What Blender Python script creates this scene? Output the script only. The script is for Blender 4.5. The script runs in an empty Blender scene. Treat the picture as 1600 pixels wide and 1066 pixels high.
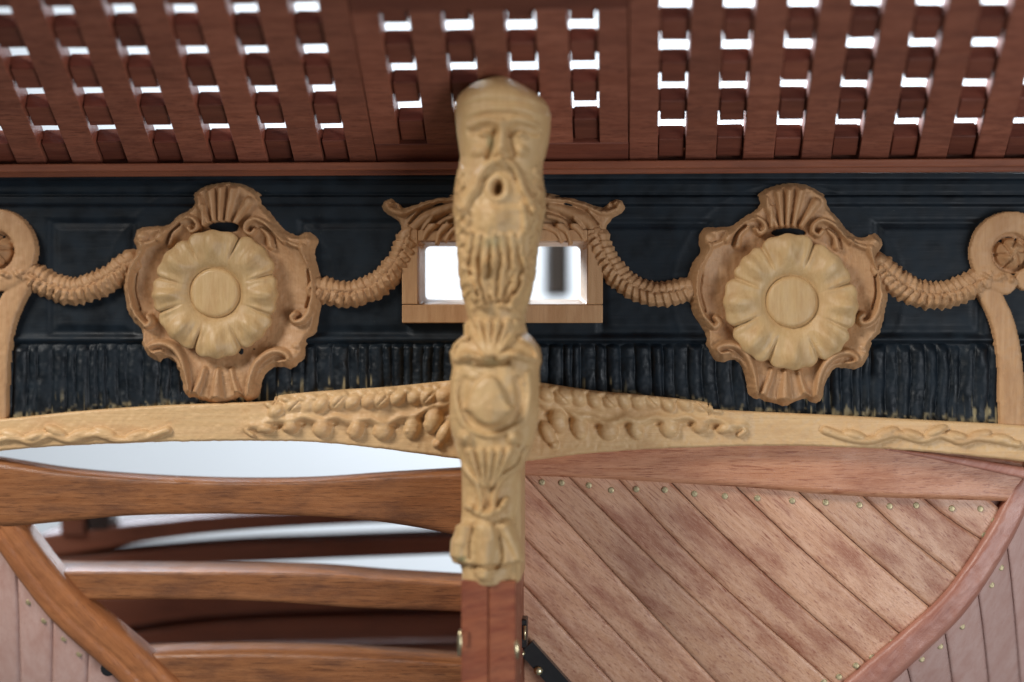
import bpy, math, random
import numpy as np
random.seed(7); np.random.seed(7)

# ------------------------------------------------------------------ scale, camera, light
S = 1.5e-4            # one drawing unit = 0.15 mm : the stern of a wooden ship model, about 24 cm across in view
F = 3000.0            # focal length in photo pixels
DIST = 3000.0         # camera to counter, drawing units
VPX = 985.0           # where the ship's fore-and-aft direction vanishes
PSI = math.atan((VPX-800)/F)
AX = np.array([-math.sin(PSI), math.cos(PSI), 0.0]); RT = np.array([math.cos(PSI), math.sin(PSI), 0.0]); UP = np.array([0, 0, 1.0])
CAM = np.array([0.0, -DIST, 0.0])

def at(px, py, Y):
    """point (drawing units) on the plane at depth Y behind the counter's face"""
    px = np.asarray(px, float); py = np.asarray(py, float); Y = np.asarray(Y, float)
    px, py, Y = np.broadcast_arrays(px, py, Y)
    d = AX*F + (px-800)[..., None]*RT + (533-py)[..., None]*UP
    return CAM + ((Y+DIST)/d[..., 1])[..., None]*d

scene = bpy.context.scene
COL = scene.collection
cd = bpy.data.cameras.new('camera'); cam = bpy.data.objects.new('camera', cd); COL.objects.link(cam)
cam.location = CAM*S; cam.rotation_euler = (math.pi/2, 0, PSI)
cd.lens = 36*F/1600; cd.sensor_width = 36; cd.clip_start = 0.01; cd.clip_end = 20
cd.dof.use_dof = True; cd.dof.focus_distance = (DIST-15)*S; cd.dof.aperture_fstop = 4.4
scene.camera = cam
w = bpy.data.worlds.new('World'); scene.world = w; w.use_nodes = True
bg = w.node_tree.nodes['Background']; bg.inputs[0].default_value = (0.86, 0.93, 1.0, 1); bg.inputs[1].default_value = 0.14
scene.view_settings.view_transform = 'Standard'; scene.view_settings.look = 'None'
scene.view_settings.exposure = 0; scene.view_settings.gamma = 1; scene.view_settings.use_curve_mapping = False

def area(name, loc, target, size, power, colour, size_y=None):
    l = bpy.data.lights.new(name, 'AREA'); l.energy = power; l.color = colour
    l.shape = 'RECTANGLE'; l.size = size*S; l.size_y = (size_y or size)*S
    o = bpy.data.objects.new(name, l); COL.objects.link(o); o.location = np.array(loc)*S
    from mathutils import Vector
    o.rotation_euler = (Vector(target)-Vector(loc)).to_track_quat('-Z', 'Y').to_euler()
    return o
area('room_window_light', (-3000, -2500, 2500), (-100, 0, -100), 1400, 4.1, (1.0, 0.96, 0.90))
area('room_fill_light', (2300, -3300, -1100), (350, 0, -300), 1800, 1.9, (0.90, 0.94, 1.0))
area('rear_skylight', (-2500, 1700, 1700), (-300, 100, -300), 1500, 10.5, (0.70, 0.84, 1.0))
area('wall_window_light', (900, 5000, 3600), (700, 7000, 1300), 3600, 13.5, (0.86, 0.93, 1.0), 1600)

# ------------------------------------------------------------------ helpers
def tag(o, label, cat=None, group=None, kind=None):
    if label: o['label'] = label
    if cat: o['category'] = cat
    if group: o['group'] = group
    if kind: o['kind'] = kind
    return o

def empty(name, loc, label, cat, group=None):
    o = bpy.data.objects.new(name, None); COL.objects.link(o); o.location = np.array(loc, float)*S
    o.empty_display_size = 0.004
    return tag(o, label, cat, group)

def wloc(o):
    p = np.array(o.location)
    return p + (wloc(o.parent) if o.parent else 0)

def mesh(name, V, Fc, mat, parent=None, smooth=True, origin=None):
    V = np.asarray(V, float).reshape(-1, 3)
    used = np.zeros(len(V), bool)
    if isinstance(Fc, np.ndarray): used[Fc.ravel()] = True
    else:
        for f in Fc: used[list(f)] = True
    if not used.all():
        idx = np.cumsum(used)-1
        Fc = idx[Fc] if isinstance(Fc, np.ndarray) else [[int(idx[i]) for i in f] for f in Fc]
        V = V[used]
    if origin is None:
        origin = np.array([(V[:, 0].min()+V[:, 0].max())/2, (V[:, 1].min()+V[:, 1].max())/2, V[:, 2].min()])
    me = bpy.data.meshes.new(name)
    me.from_pydata(((V-origin)*S).tolist(), [], Fc.tolist() if isinstance(Fc, np.ndarray) else [list(f) for f in Fc])
    me.materials.append(mat)
    if smooth: me.polygons.foreach_set('use_smooth', [True]*len(me.polygons))
    me.update()
    o = bpy.data.objects.new(name, me); COL.objects.link(o)
    o.location = origin*S - (wloc(parent) if parent else 0)
    o.parent = parent
    return o

def copy_of(o, origin, parent):
    c = o.copy(); COL.objects.link(c); c.parent = parent
    c.location = np.array(origin)*S - (wloc(parent) if parent else 0)
    return c

def gridF(nr, nc, keep=None, flip=False):
    i = np.arange(nr*nc).reshape(nr, nc)
    q = np.stack([i[:-1, :-1], i[1:, :-1], i[1:, 1:], i[:-1, 1:]], -1).reshape(-1, 4)
    if flip: q = q[:, ::-1]
    if keep is not None: q = q[keep.ravel()]
    return q

def catmull(P, n=10, closed=False):
    P = np.array(P, float)
    if closed: Q = np.vstack([P[-1], P, P[0], P[1]])
    else: Q = np.vstack([2*P[0]-P[1], P, 2*P[-1]-P[-2]])
    out = []
    for k in range(1, len(Q)-2):
        p0, p1, p2, p3 = Q[k-1:k+3]
        t = np.linspace(0, 1, n, endpoint=False)[:, None]
        out.append(.5*((2*p1)+(-p0+p2)*t+(2*p0-5*p1+4*p2-p3)*t*t+(-p0+3*p1-3*p2+p3)*t**3))
    out = np.vstack(out)
    return out if closed else np.vstack([out, P[-1]])

def pd(X, Y, pts):
    """distance, arc length at the nearest point, side, total length"""
    pts = np.asarray(pts, float); best = np.full(X.shape, 1e9); s = np.zeros(X.shape); sg = np.zeros(X.shape); acc = 0.
    for a, b in zip(pts[:-1], pts[1:]):
        e = b-a; L = math.hypot(*e)
        if L < 1e-6: continue
        t = np.clip(((X-a[0])*e[0]+(Y-a[1])*e[1])/(L*L), 0, 1)
        dx = X-a[0]-t*e[0]; dy = Y-a[1]-t*e[1]; d = np.hypot(dx, dy); m = d < best
        best = np.where(m, d, best); s = np.where(m, acc+t*L, s); sg = np.where(m, np.sign(e[0]*dy-e[1]*dx), sg); acc += L
    return best, s, sg, acc

def sdf(X, Y, poly):
    poly = np.asarray(poly, float); d, _, _, _ = pd(X, Y, np.vstack([poly, poly[0]]))
    ins = np.zeros(X.shape, bool)
    for a, b in zip(poly, np.roll(poly, -1, 0)):
        c = ((a[1] > Y) != (b[1] > Y))
        with np.errstate(divide='ignore', invalid='ignore'):
            xi = (b[0]-a[0])*(Y-a[1])/(b[1]-a[1]+1e-12)+a[0]
        ins ^= c & (X < xi)
    return np.where(ins, d, -d)

def vnoise(X, Y, sc, seed=0):
    r = np.random.RandomState(seed); T = r.rand(64, 64)
    x = X/sc+100.3; y = Y/sc+100.7
    xi = np.floor(x).astype(int); yi = np.floor(y).astype(int); fx = x-xi; fy = y-yi
    fx = fx*fx*(3-2*fx); fy = fy*fy*(3-2*fy)
    g = lambda a, b: T[a % 64, b % 64]
    return (g(xi, yi)*(1-fx)+g(xi+1, yi)*fx)*(1-fy)+(g(xi, yi+1)*(1-fx)+g(xi+1, yi+1)*fx)*fy-.5

def smax(a, b, k=4.):
    h = np.clip(.5+.5*(a-b)/k, 0, 1)
    return b*(1-h)+a*h+k*h*(1-h)

def ss(a, b, x):
    t = np.clip((x-a)/(b-a), 0, 1); return t*t*(3-2*t)

class Relief:
    """a carved height field drawn in photo pixels on a plane of the stern"""
    def __init__(s, x0, x1, y0, y1, step):
        xs = np.arange(x0, x1+step, step); ys = np.arange(y0, y1+step, step)
        s.X, s.Y = np.meshgrid(xs, ys); s.H = np.full(s.X.shape, -30.)
    def ridge(s, P, r, h, r2=None, base=0., n=8, k=4., power=.5, mode='max', cm=True):
        pts = catmull(P, n) if cm and len(P) > 2 else np.array(P, float)
        d, a, sg, L = pd(s.X, s.Y, pts); u = a/L
        rr = r+(((r2 if r2 is not None else r)-r)*u)
        q = np.clip(1-(d/rr)**2, 0, 1)**power
        val = np.where(d < rr, base+h*q*(.55+.45*rr/max(r, r2 or r)), -30.)
        if mode == 'max': s.H = smax(s.H, val, k)
        elif mode == 'sub': s.H = s.H-h*np.clip(1-(d/rr)**2, 0, 1)
        else: s.H = s.H+h*np.clip(1-(d/rr)**2, 0, 1)
        return d, a, sg, L
    def blob(s, cx, cy, rx, ry, h, ang=0, base=0., k=4., mode='max', power=.5):
        c, n = math.cos(math.radians(ang)), math.sin(math.radians(ang))
        u = ((s.X-cx)*c+(s.Y-cy)*n)/rx; v = (-(s.X-cx)*n+(s.Y-cy)*c)/ry; q = u*u+v*v
        if mode == 'max': s.H = smax(s.H, np.where(q < 1, base+h*np.clip(1-q, 0, 1)**power, -30.), k)
        else: s.H = s.H+(h if mode == 'add' else -h)*np.clip(1-q, 0, 1)**1.5
    def build(s, name, Y0, mat, parent=None, floor=-7.):
        H = np.maximum(s.H, floor); V = at(s.X, s.Y, Y0).copy(); V[..., 1] -= H
        K = H > floor+.01
        keep = K[:-1, :-1] | K[1:, :-1] | K[1:, 1:] | K[:-1, 1:]
        return mesh(name, V, gridF(*H.shape, keep=keep), mat, parent)

def box_pts(P):
    """8 corner points (near ring then far ring) -> faces"""
    return [(0, 1, 2, 3), (7, 6, 5, 4), (0, 4, 5, 1), (1, 5, 6, 2), (2, 6, 7, 3), (3, 7, 4, 0)]

def bevel_box(name, lo, hi, mat, parent=None, b=1.5, jitter=0., rng=None, frame=None, origin=None):
    """box with chamfered edges; frame maps local (a,b,c) to drawing units"""
    lo = np.array(lo, float); hi = np.array(hi, float)
    import itertools
    V = []; idx = {}
    for sx, sy, sz in itertools.product((0, 1), repeat=3):
        for ax in range(3):
            p = np.array([hi[0] if sx else lo[0], hi[1] if sy else lo[1], hi[2] if sz else lo[2]])
            for a2 in range(3):
                if a2 != ax:
                    s_ = (sx, sy, sz)[a2]; p[a2] += -b if s_ else b
            idx[(sx, sy, sz, ax)] = len(V); V.append(p)
    Fs = []
    def q(l): Fs.append([idx[k] for k in l])
    for ax in range(3):
        o1, o2 = [(1, 2), (2, 0), (0, 1)][ax]
        for s_ in (0, 1):
            ring = []
            for (u, v) in ((0, 0), (1, 0), (1, 1), (0, 1)):
                k = [0, 0, 0]; k[ax] = s_; k[o1] = u; k[o2] = v; ring.append((*k, ax))
            q(ring if s_ else ring[::-1])
        for u in (0, 1):
            for v in (0, 1):
                k = [0, 0, 0]; k[o1] = u; k[o2] = v
                a = list(k); bq = list(k); bq[ax] = 1
                r = [(*a, o1), (*bq, o1), (*bq, o2), (*a, o2)]
                q(r if (u == v) else r[::-1])
    for sx, sy, sz in itertools.product((0, 1), repeat=3):
        r = [(sx, sy, sz, 0), (sx, sy, sz, 1), (sx, sy, sz, 2)]
        q(r if (sx+sy+sz) % 2 else r[::-1])
    V = np.array(V)
    if jitter: V += (rng or np.random).uniform(-jitter, jitter, V.shape)
    if frame is not None: V = frame(V)
    return mesh(name, V, Fs, mat, parent, smooth=False, origin=origin)

def curve_y(P):
    c = catmull(P, 14); o = np.argsort(c[:, 0]); c = c[o]
    return lambda x: np.interp(x, c[:, 0], c[:, 1])

# ------------------------------------------------------------------ materials
def node_mat(name):
    m = bpy.data.materials.new(name); m.use_nodes = True
    nt = m.node_tree; b = nt.nodes['Principled BSDF']
    return m, nt, b

def grain_coords(nt, angle, ln, wd):
    N = nt.nodes; L = nt.links
    tc = N.new('ShaderNodeTexCoord'); oi = N.new('ShaderNodeObjectInfo')
    mul = N.new('ShaderNodeVectorMath'); mul.operation = 'SCALE'; mul.inputs[3].default_value = 1/S; L.new(tc.outputs['Object'], mul.inputs[0])
    off = N.new('ShaderNodeMath'); off.operation = 'MULTIPLY'; off.inputs[1].default_value = 3000; L.new(oi.outputs['Random'], off.inputs[0])
    ad = N.new('ShaderNodeVectorMath'); ad.operation = 'ADD'; L.new(mul.outputs[0], ad.inputs[0]); L.new(off.outputs[0], ad.inputs[1])
    m1 = N.new('ShaderNodeMapping'); m1.inputs['Rotation'].default_value = (0, math.radians(angle), 0); L.new(ad.outputs[0], m1.inputs[0])
    m2 = N.new('ShaderNodeMapping'); m2.inputs['Scale'].default_value = (1/ln, 1/wd, 1/wd); L.new(m1.outputs[0], m2.inputs[0])
    return ad.outputs[0], m2.outputs[0], oi

def wood(name, base, dark, light, angle=0, ln=60, wd=3, rough=.45, fleck=.5, blotch=.35, var=.18, bump=.25, spec=.4, fleck_lo=.58, big=55., coat=0., fine=.35):
    m, nt, b = node_mat(name); N = nt.nodes; L = nt.links
    raw, gv, oi = grain_coords(nt, angle, ln, wd)
    def noise(v, sc, det, rgh=.6):
        n = N.new('ShaderNodeTexNoise'); n.inputs['Scale'].default_value = sc; n.inputs['Detail'].default_value = det; n.inputs['Roughness'].default_value = rgh
        L.new(v, n.inputs['Vector']); return n
    def ramp(src, a, c):
        r = N.new('ShaderNodeMapRange'); r.interpolation_type = 'SMOOTHSTEP'; r.inputs[1].default_value = a; r.inputs[2].default_value = c; L.new(src, r.inputs[0]); return r.outputs[0]
    def mix(f, c1, c2, k=None):
        x = N.new('ShaderNodeMix'); x.data_type = 'RGBA'
        if k is not None:
            mm = N.new('ShaderNodeMath'); mm.operation = 'MULTIPLY'; mm.inputs[1].default_value = k; L.new(f, mm.inputs[0]); f = mm.outputs[0]
        L.new(f, x.inputs[0])
        for s_, c in ((6, c1), (7, c2)):
            if isinstance(c, tuple): x.inputs[s_].default_value = (*c, 1)
            else: L.new(c, x.inputs[s_])
        return x.outputs[2]
    g1 = noise(gv, 1.0, 5.0); g2 = noise(gv, .35, 3.0); mb_ = N.new('ShaderNodeMapping'); mb_.inputs['Scale'].default_value = (ln/(big*1.8), wd/(big*.55), wd/(big*.55)); L.new(gv, mb_.inputs[0])
    bl = noise(mb_.outputs[0], 1.0, 5.0)
    c = mix(ramp(g2.outputs[0], .3, .7), base, light, .7)
    c = mix(ramp(bl.outputs[0], .42, .72), c, dark, blotch)
    c = mix(ramp(g1.outputs[0], fleck_lo, fleck_lo+.14), c, dark, fleck)
    m3 = N.new('ShaderNodeMapping'); m3.inputs['Scale'].default_value = (2.1, 2.3, 2.3); L.new(gv, m3.inputs[0])
    g3 = noise(m3.outputs[0], 1.0, 4.0, .7)
    c = mix(ramp(g3.outputs[0], .55, .70), c, dark, fine)
    c = mix(ramp(g3.outputs[0], .46, .30), c, light, fine*.8)
    hsv = N.new('ShaderNodeHueSaturation'); L.new(c, hsv.inputs['Color'])
    vr = N.new('ShaderNodeMapRange'); vr.inputs[3].default_value = 1-var; vr.inputs[4].default_value = 1+var; L.new(oi.outputs['Random'], vr.inputs[0]); L.new(vr.outputs[0], hsv.inputs['Value'])
    L.new(hsv.outputs[0], b.inputs['Base Color'])
    fine_n = noise(raw, 1/2.2, 3.0)
    ad = N.new('ShaderNodeMath'); ad.operation = 'ADD'; L.new(g1.outputs[0], ad.inputs[0]); L.new(fine_n.outputs[0], ad.inputs[1])
    bp = N.new('ShaderNodeBump'); bp.inputs['Strength'].default_value = bump; bp.inputs['Distance'].default_value = 2.0*S; L.new(ad.outputs[0], bp.inputs['Height']); L.new(bp.outputs[0], b.inputs['Normal'])
    rr = N.new('ShaderNodeMapRange'); rr.inputs[1].default_value = .3; rr.inputs[2].default_value = .7; rr.inputs[3].default_value = rough-.1; rr.inputs[4].default_value = rough+.14
    L.new(bl.outputs[0], rr.inputs[0]); L.new(rr.outputs[0], b.inputs['Roughness'])
    b.inputs['Specular IOR Level'].default_value = spec
    if coat: b.inputs['Coat Weight'].default_value = coat; b.inputs['Coat Roughness'].default_value = .25
    return m

M = {}
M['mahog_fa'] = wood('mahogany_fore_aft', (.225, .070, .040), (.080, .022, .013), (.36, .13, .078), angle=0, ln=22, wd=2.6, rough=.5, fleck=.6, fleck_lo=.53, var=.16, fine=.6)
M['mahog_at_shaded'] = wood('mahogany_athwart_shaded', (.16, .045, .026), (.065, .018, .012), (.24, .078, .047), angle=0, ln=60, wd=3.2, rough=.48, fleck=.45, var=.25, fine=.5)  # darker than the battens: recess shade put into the ledge colour
M['beam'] = wood('mahogany_beam', (.23, .068, .032), (.10, .03, .017), (.31, .105, .05), angle=0, ln=120, wd=4, rough=.42, fleck=.4, var=.05, fine=.45)
M['plank'] = wood('planking_pear', (.63, .335, .195), (.27, .068, .032), (.77, .47, .315), angle=-43, ln=28, wd=1.9, rough=.40, fleck=.8, fleck_lo=.54, blotch=.7, var=.13, spec=.5, big=62, fine=.85)
M['wing'] = wood('planking_wing', (.52, .225, .115), (.27, .078, .034), (.63, .315, .18), angle=0, ln=40, wd=2.4, rough=.36, fleck=.75, fleck_lo=.53, blotch=.5, var=.05, spec=.5, fine=.8)
M['timber'] = wood('timber_brown', (.225, .085, .031), (.075, .025, .011), (.34, .145, .058), angle=0, ln=40, wd=2.3, rough=.33, fleck=.65, fleck_lo=.53, blotch=.65, var=.14, spec=.5, fine=.65)
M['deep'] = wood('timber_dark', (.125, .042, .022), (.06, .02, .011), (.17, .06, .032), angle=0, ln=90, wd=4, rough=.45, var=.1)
M['fashion'] = wood('fashion_piece_wood', (.34, .125, .045), (.14, .045, .02), (.45, .18, .07), angle=-48, ln=70, wd=4, rough=.34, fleck=.5, var=.05, spec=.5, fine=.5)
M['fashion2'] = wood('fashion_piece_red', (.42, .17, .115), (.26, .08, .055), (.52, .25, .18), angle=48, ln=70, wd=5, rough=.34, fleck=.5, var=.05, spec=.55, fine=.5)
M['side'] = wood('side_planking_wood', (.60, .37, .31), (.42, .18, .13), (.68, .46, .40), angle=80, ln=50, wd=4, rough=.28, fleck=.4, var=.08, spec=.6)
M['rud'] = wood('rudder_mahogany', (.215, .056, .028), (.09, .024, .014), (.36, .125, .058), angle=12, ln=30, wd=4., rough=.4, fleck=.45, var=.08, fine=.6)
M['cart'] = wood('carved_pear', (.48, .27, .128), (.36, .175, .075), (.56, .335, .175), angle=90, ln=40, wd=2.2, rough=.5, fleck=.25, fleck_lo=.5, blotch=.5, var=.04, bump=.25, spec=.35, big=36, fine=.25)
M['box'] = wood('carved_boxwood', (.56, .365, .165), (.45, .25, .10), (.62, .425, .22), angle=90, ln=40, wd=2.2, rough=.44, fleck=.28, fleck_lo=.5, blotch=.5, var=.04, bump=.2, spec=.4, big=34, fine=.25)
M['mould'] = wood('moulding_boxwood', (.66, .425, .205), (.52, .285, .125), (.73, .49, .26), angle=0, ln=90, wd=2.2, rough=.44, fleck=.3, fleck_lo=.52, blotch=.55, var=.03, bump=.2, spec=.4, big=40, fine=.25)

def head_material():
    m = M['box'].copy(); m.name = 'carved_boxwood_stained'; nt = m.node_tree; N = nt.nodes; L = nt.links
    b = N['Principled BSDF']; src = b.inputs['Base Color'].links[0].from_socket
    at_ = N.new('ShaderNodeAttribute'); at_.attribute_name = 'stain'
    x = N.new('ShaderNodeMix'); x.data_type = 'RGBA'; L.new(at_.outputs['Fac'], x.inputs[0]); L.new(src, x.inputs[6]); x.inputs[7].default_value = (.14, .22, .12, 1)
    L.new(x.outputs[2], b.inputs['Base Color']); return m
M['head'] = head_material()

def black_mat():
    m, nt, b = node_mat('black_paint'); N = nt.nodes; L = nt.links
    raw, gv, oi = grain_coords(nt, 0, 60, 4)
    def noise(v, sc, det):
        n = N.new('ShaderNodeTexNoise'); n.inputs['Scale'].default_value = sc; n.inputs['Detail'].default_value = det; L.new(v, n.inputs['Vector']); return n.outputs[0]
    n1 = noise(raw, 1/35, 5); n2 = noise(raw, 1/2.3, 2); n3 = noise(gv, 1, 4)
    r = N.new('ShaderNodeValToRGB'); r.color_ramp.elements[0].position = .35; r.color_ramp.elements[0].color = (.0016, .0042, .0072, 1)
    r.color_ramp.elements[1].position = .7; r.color_ramp.elements[1].color = (.0045, .0115, .019, 1); L.new(n1, r.inputs[0])
    d = N.new('ShaderNodeMapRange'); d.inputs[1].default_value = .76; d.inputs[2].default_value = .82; L.new(n2, d.inputs[0])
    x = N.new('ShaderNodeMix'); x.data_type = 'RGBA'; L.new(d.outputs[0], x.inputs[0]); L.new(r.outputs[0], x.inputs[6]); x.inputs[7].default_value = (.13, .13, .12, 1)
    at_ = N.new('ShaderNodeAttribute'); at_.attribute_name = 'scrape'
    x2 = N.new('ShaderNodeMix'); x2.data_type = 'RGBA'; L.new(at_.outputs['Fac'], x2.inputs[0]); L.new(x.outputs[2], x2.inputs[6]); x2.inputs[7].default_value = (.30, .25, .14, 1)
    L.new(x2.outputs[2], b.inputs['Base Color'])
    rr = N.new('ShaderNodeMapRange'); rr.inputs[1].default_value = .3; rr.inputs[2].default_value = .7; rr.inputs[3].default_value = .40; rr.inputs[4].default_value = .66; L.new(n1, rr.inputs[0]); L.new(rr.outputs[0], b.inputs['Roughness'])
    bp = N.new('ShaderNodeBump'); bp.inputs['Strength'].default_value = .14; bp.inputs['Distance'].default_value = 2*S; L.new(n3, bp.inputs['Height']); L.new(bp.outputs[0], b.inputs['Normal'])
    b.inputs['Specular IOR Level'].default_value = .32
    return m
M['black'] = black_mat()

def plain(name, col, rough=.5, metal=0., ns=30., amp=.25):
    m, nt, b = node_mat(name); N = nt.nodes; L = nt.links
    raw, gv, oi = grain_coords(nt, 0, 10, 10)
    n = N.new('ShaderNodeTexNoise'); n.inputs['Scale'].default_value = 1/ns; n.inputs['Detail'].default_value = 4; L.new(raw, n.inputs['Vector'])
    r = N.new('ShaderNodeValToRGB'); r.color_ramp.elements[0].position = .3; r.color_ramp.elements[1].position = .7
    r.color_ramp.elements[0].color = (*[c*(1-amp) for c in col], 1); r.color_ramp.elements[1].color = (*[min(1, c*(1+amp)) for c in col], 1)
    L.new(n.outputs[0], r.inputs[0]); L.new(r.outputs[0], b.inputs['Base Color'])
    b.inputs['Roughness'].default_value = rough; b.inputs['Metallic'].default_value = metal
    return m
M['brass'] = plain('brass', (.72, .62, .38), .3, 1., 4.)
M['nail'] = plain('nail_brass', (.46, .38, .22), .5, .6, 3., .4)
M['iron'] = plain('black_iron', (.012, .012, .013), .35, 0., 8.)
M['wall'] = plain('white_wall', (.86, .89, .92), .9, 0., 900., .03)
M['grey'] = plain('dark_grey_wood', (.075, .066, .058), .6, 0., 300., .3)
M['liner'] = wood('window_liner_wood', (.52, .36, .24), (.4, .25, .15), (.6, .45, .33), angle=0, ln=50, wd=3, rough=.4, fleck=.2, var=.02)

# ------------------------------------------------------------------ the setting: a pale wall behind the model
V = at([-3200, 4800, 4800, -3200], [-2600, -2600, 2600, 2600], 7000)*1.0
o = mesh('wall', V, [(0, 1, 2, 3)], M['wall'], smooth=False); tag(o, 'plain white wall lit by daylight far behind the ship model', 'wall', kind='structure')

# a dark cabinet far behind, glimpsed through the counter window
CY = 1100; c0 = at(847, 466, CY); c1 = at(891, 330, CY)
cab = empty('hanging_cabinet', ((c0[0]+c1[0])/2, CY+60, c0[2]), 'out of focus dark grey cabinet glimpsed through the small window', 'cabinet')
bevel_box('cabinet_body', (c0[0], CY+4, c0[2]), (c1[0], CY+90, c1[2]), M['grey'], cab, b=6)
bevel_box('cabinet_door', (c0[0]+5, CY-4, c0[2]+5), (c1[0]-5, CY+3, c1[2]-5), M['grey'], cab, b=3)

# ------------------------------------------------------------------ gallery gratings (seen from below)
ALPHA = math.atan(.622); CA, SA = math.cos(ALPHA), math.sin(ALPHA)
G0 = np.array([0, -12., 280.])
def gframe(V):
    V = np.asarray(V, float)
    return np.stack([V[..., 0], G0[1]-V[..., 1]*CA+V[..., 2]*SA, G0[2]+V[..., 1]*SA+V[..., 2]*CA], -1)
def gx(px): return float(at(px, 251, G0[1])[0])
PITCH, BLK, TH = 90.0, 46.0, 31.0
rngG = np.random.RandomState(3)
def grating(label, px_gaps, px_start, px_end, s_off, nrows, smax_, rails):
    Xs = gx(px_start); Xe = gx(px_end)
    ctr = gframe(np.array([(Xs+Xe)/2, smax_/2, 0]))
    g = empty('gallery_grating', ctr, label, 'grating', 'wooden gratings of the stern gallery floor')
    gaps = [(gx(a), gx(b)) for a, b in px_gaps]
    edges = [Xs]+[v for ab in gaps for v in ab]+[Xe]
    s0 = rails[0] if rails else 2.
    for i in range(0, len(edges), 2):
        a, b_ = edges[i]+(0.7 if i == 0 else 0), edges[i+1]-(0.7 if i+2 == len(edges) else 0)
        bevel_box('batten', (a, s0, -3), (b_, smax_, 34), M['mahog_fa'], g, b=1.1, jitter=.5, rng=rngG, frame=gframe)
    proto = None
    for r in range(nrows):
        s = s_off+r*PITCH
        s_hi = min(s+BLK, smax_-1)
        if s_hi-s < 6: continue
        for (a, b_) in gaps:
            j = rngG.uniform(-1.2, 1.2, 4)
            bevel_box('ledge', (a+2.4+j[0]*.8, s+j[1], 4+j[2]*.8), (b_-2.4+j[3]*.8, s_hi+j[2], TH), M['mahog_at_shaded'], g, b=1.0, jitter=.4, rng=rngG, frame=gframe)
        bevel_box('ledge_core', (Xs+3, s+BLK*.22, 13), (Xe-3, min(s+BLK*.97, smax_-2), TH-1.5), M['mahog_at_shaded'], g, b=.6, frame=gframe)
    if rails:
        bevel_box('end_rail', (Xs+.7, 3, -2.6), (Xe-.7, rails[0]-.9, 33), M['mahog_at_shaded'], g, b=1.1, frame=gframe)
        bevel_box('end_rail', (Xs+.7, smax_+.9, -2.6), (Xe-.7, smax_+44, 33), M['mahog_at_shaded'], g, b=1.1, frame=gframe)
    return g
grating('red brown wooden grating over the counter beside the open framed hull', [(506-86.4*k, 547.5-86.4*k) for k in range(8, -1, -1)], 506-86.4*8-44, 590, 3, 6, 560, None)
grating('narrow railed centre grating right above the bearded carved head', [(630, 672), (718, 760), (807, 850), (896, 938)], 590, 982.5, 51, 4, 352, (49,))
grating('red brown wooden grating over the counter above the diagonally planked hull side', [(1027.5+90*k, 1070+90.2*k) for k in range(8)], 982.5, 1027.5+90*8, 4, 6, 560, None)

# beam at the foot of the gratings
bm = empty('gallery_beam', at(790, 277, -20), 'long red brown beam carrying the gratings along the black board', 'beam')
for nm, ya, yb, Ya, Yb in (('beam_face', 252, 270, -34, 6), ('beam_lip', 262, 277.5, -24, 9)):
    a = at(-160, yb, Ya); b_ = at(1760, ya, Ya)
    bevel_box(nm, (a[0], Ya, a[2]), (b_[0], Yb, float(at(800, ya, Ya)[2])), M['beam'], bm, b=1.5)

a = at(-160, 268, 12); b_ = at(1760, 268, 12)
bevel_box('beam_back', (a[0], 9.5, 262), (b_[0], 40, 322), M['beam'], bm, b=1.5)
for px_ in (590, 982.5):
    bevel_box('carling', (gx(px_)-13, 4, 34.6), (gx(px_)+13, 560, 46), M['beam'], bm, b=1.5, frame=gframe)
for px_, s_ in ((786, 401),):
    pass

# ------------------------------------------------------------------ black counter board
mtopL = curve_y([(-160, 668), (0, 656), (120, 644), (250, 635), (420, 628), (435, 619), (520, 611), (600, 606), (690, 597), (760, 590)])
mtopR = curve_y([(800, 592), (850, 600), (930, 612), (1000, 618), (1105, 630), (1120, 641), (1300, 650), (1450, 658), (1600, 666), (1760, 676)])
def mtop(x): return np.where(np.asarray(x) < 785, mtopL(x), mtopR(x))
mbotL = curve_y([(-160, 722), (0, 705), (100, 697), (250, 691), (400, 689), (500, 692), (600, 702), (710, 717), (760, 722)])
mbotR = curve_y([(800, 724), (845, 718), (900, 711), (1000, 703), (1100, 699), (1250, 697), (1400, 703), (1500, 711), (1600, 722), (1760, 742)])
HOLE = (653., 920., 376., 478.)
xs = np.unique(np.concatenate([np.arange(-160, 653, 4.), np.linspace(653, 920, 60), np.arange(924, 1764, 4.)]))
ys = np.unique(np.concatenate([np.arange(272, 376, 2.), np.linspace(376, 478, 40), np.arange(480, 560, 3.)]))
X, Yp = np.meshgrid(xs, ys)
H = 1.2*vnoise(X, Yp, 60, 4)+.5*vnoise(X, Yp, 12, 5)
H += 9*(1-ss(281, 284, Yp)) + 5*(1-ss(286, 288, Yp)) + 6*ss(306, 308, Yp)*(1-ss(319, 323, Yp)) - 2.5*np.exp(-((Yp-304)/2.)**2)
def panel(x0, x1, y0, y1):
    global H
    d = np.minimum(np.minimum(X-x0, x1-X), np.minimum(Yp-y0, y1-Yp))
    H = H-3.0*ss(-5, 2, d)+2.6*ss(8, 15, d)-1.2*np.exp(-((d-4)/2.)**2)
for x0, x1 in ((78, 212), (468, 640), (936, 1110), (1366, 1532)): panel(x0, x1, 345, 523)
for cx in (345, 1232):
    r = np.hypot((X-cx)/1.0, (Yp-455)/.93)
    H += .7*np.exp(-((r-182)/3.)**2)
H += 4*ss(524, 527, Yp)*(1-ss(533, 536, Yp))-3*ss(533, 537, Yp)
V = at(X, Yp, 0).copy(); V[..., 1] -= H
cx = (X[:-1, :-1]+X[1:, 1:])/2; cy = (Yp[:-1, :-1]+Yp[1:, 1:])/2
keep = ~((cx > HOLE[0]) & (cx < HOLE[1]) & (cy > HOLE[2]) & (cy < HOLE[3]))
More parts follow.
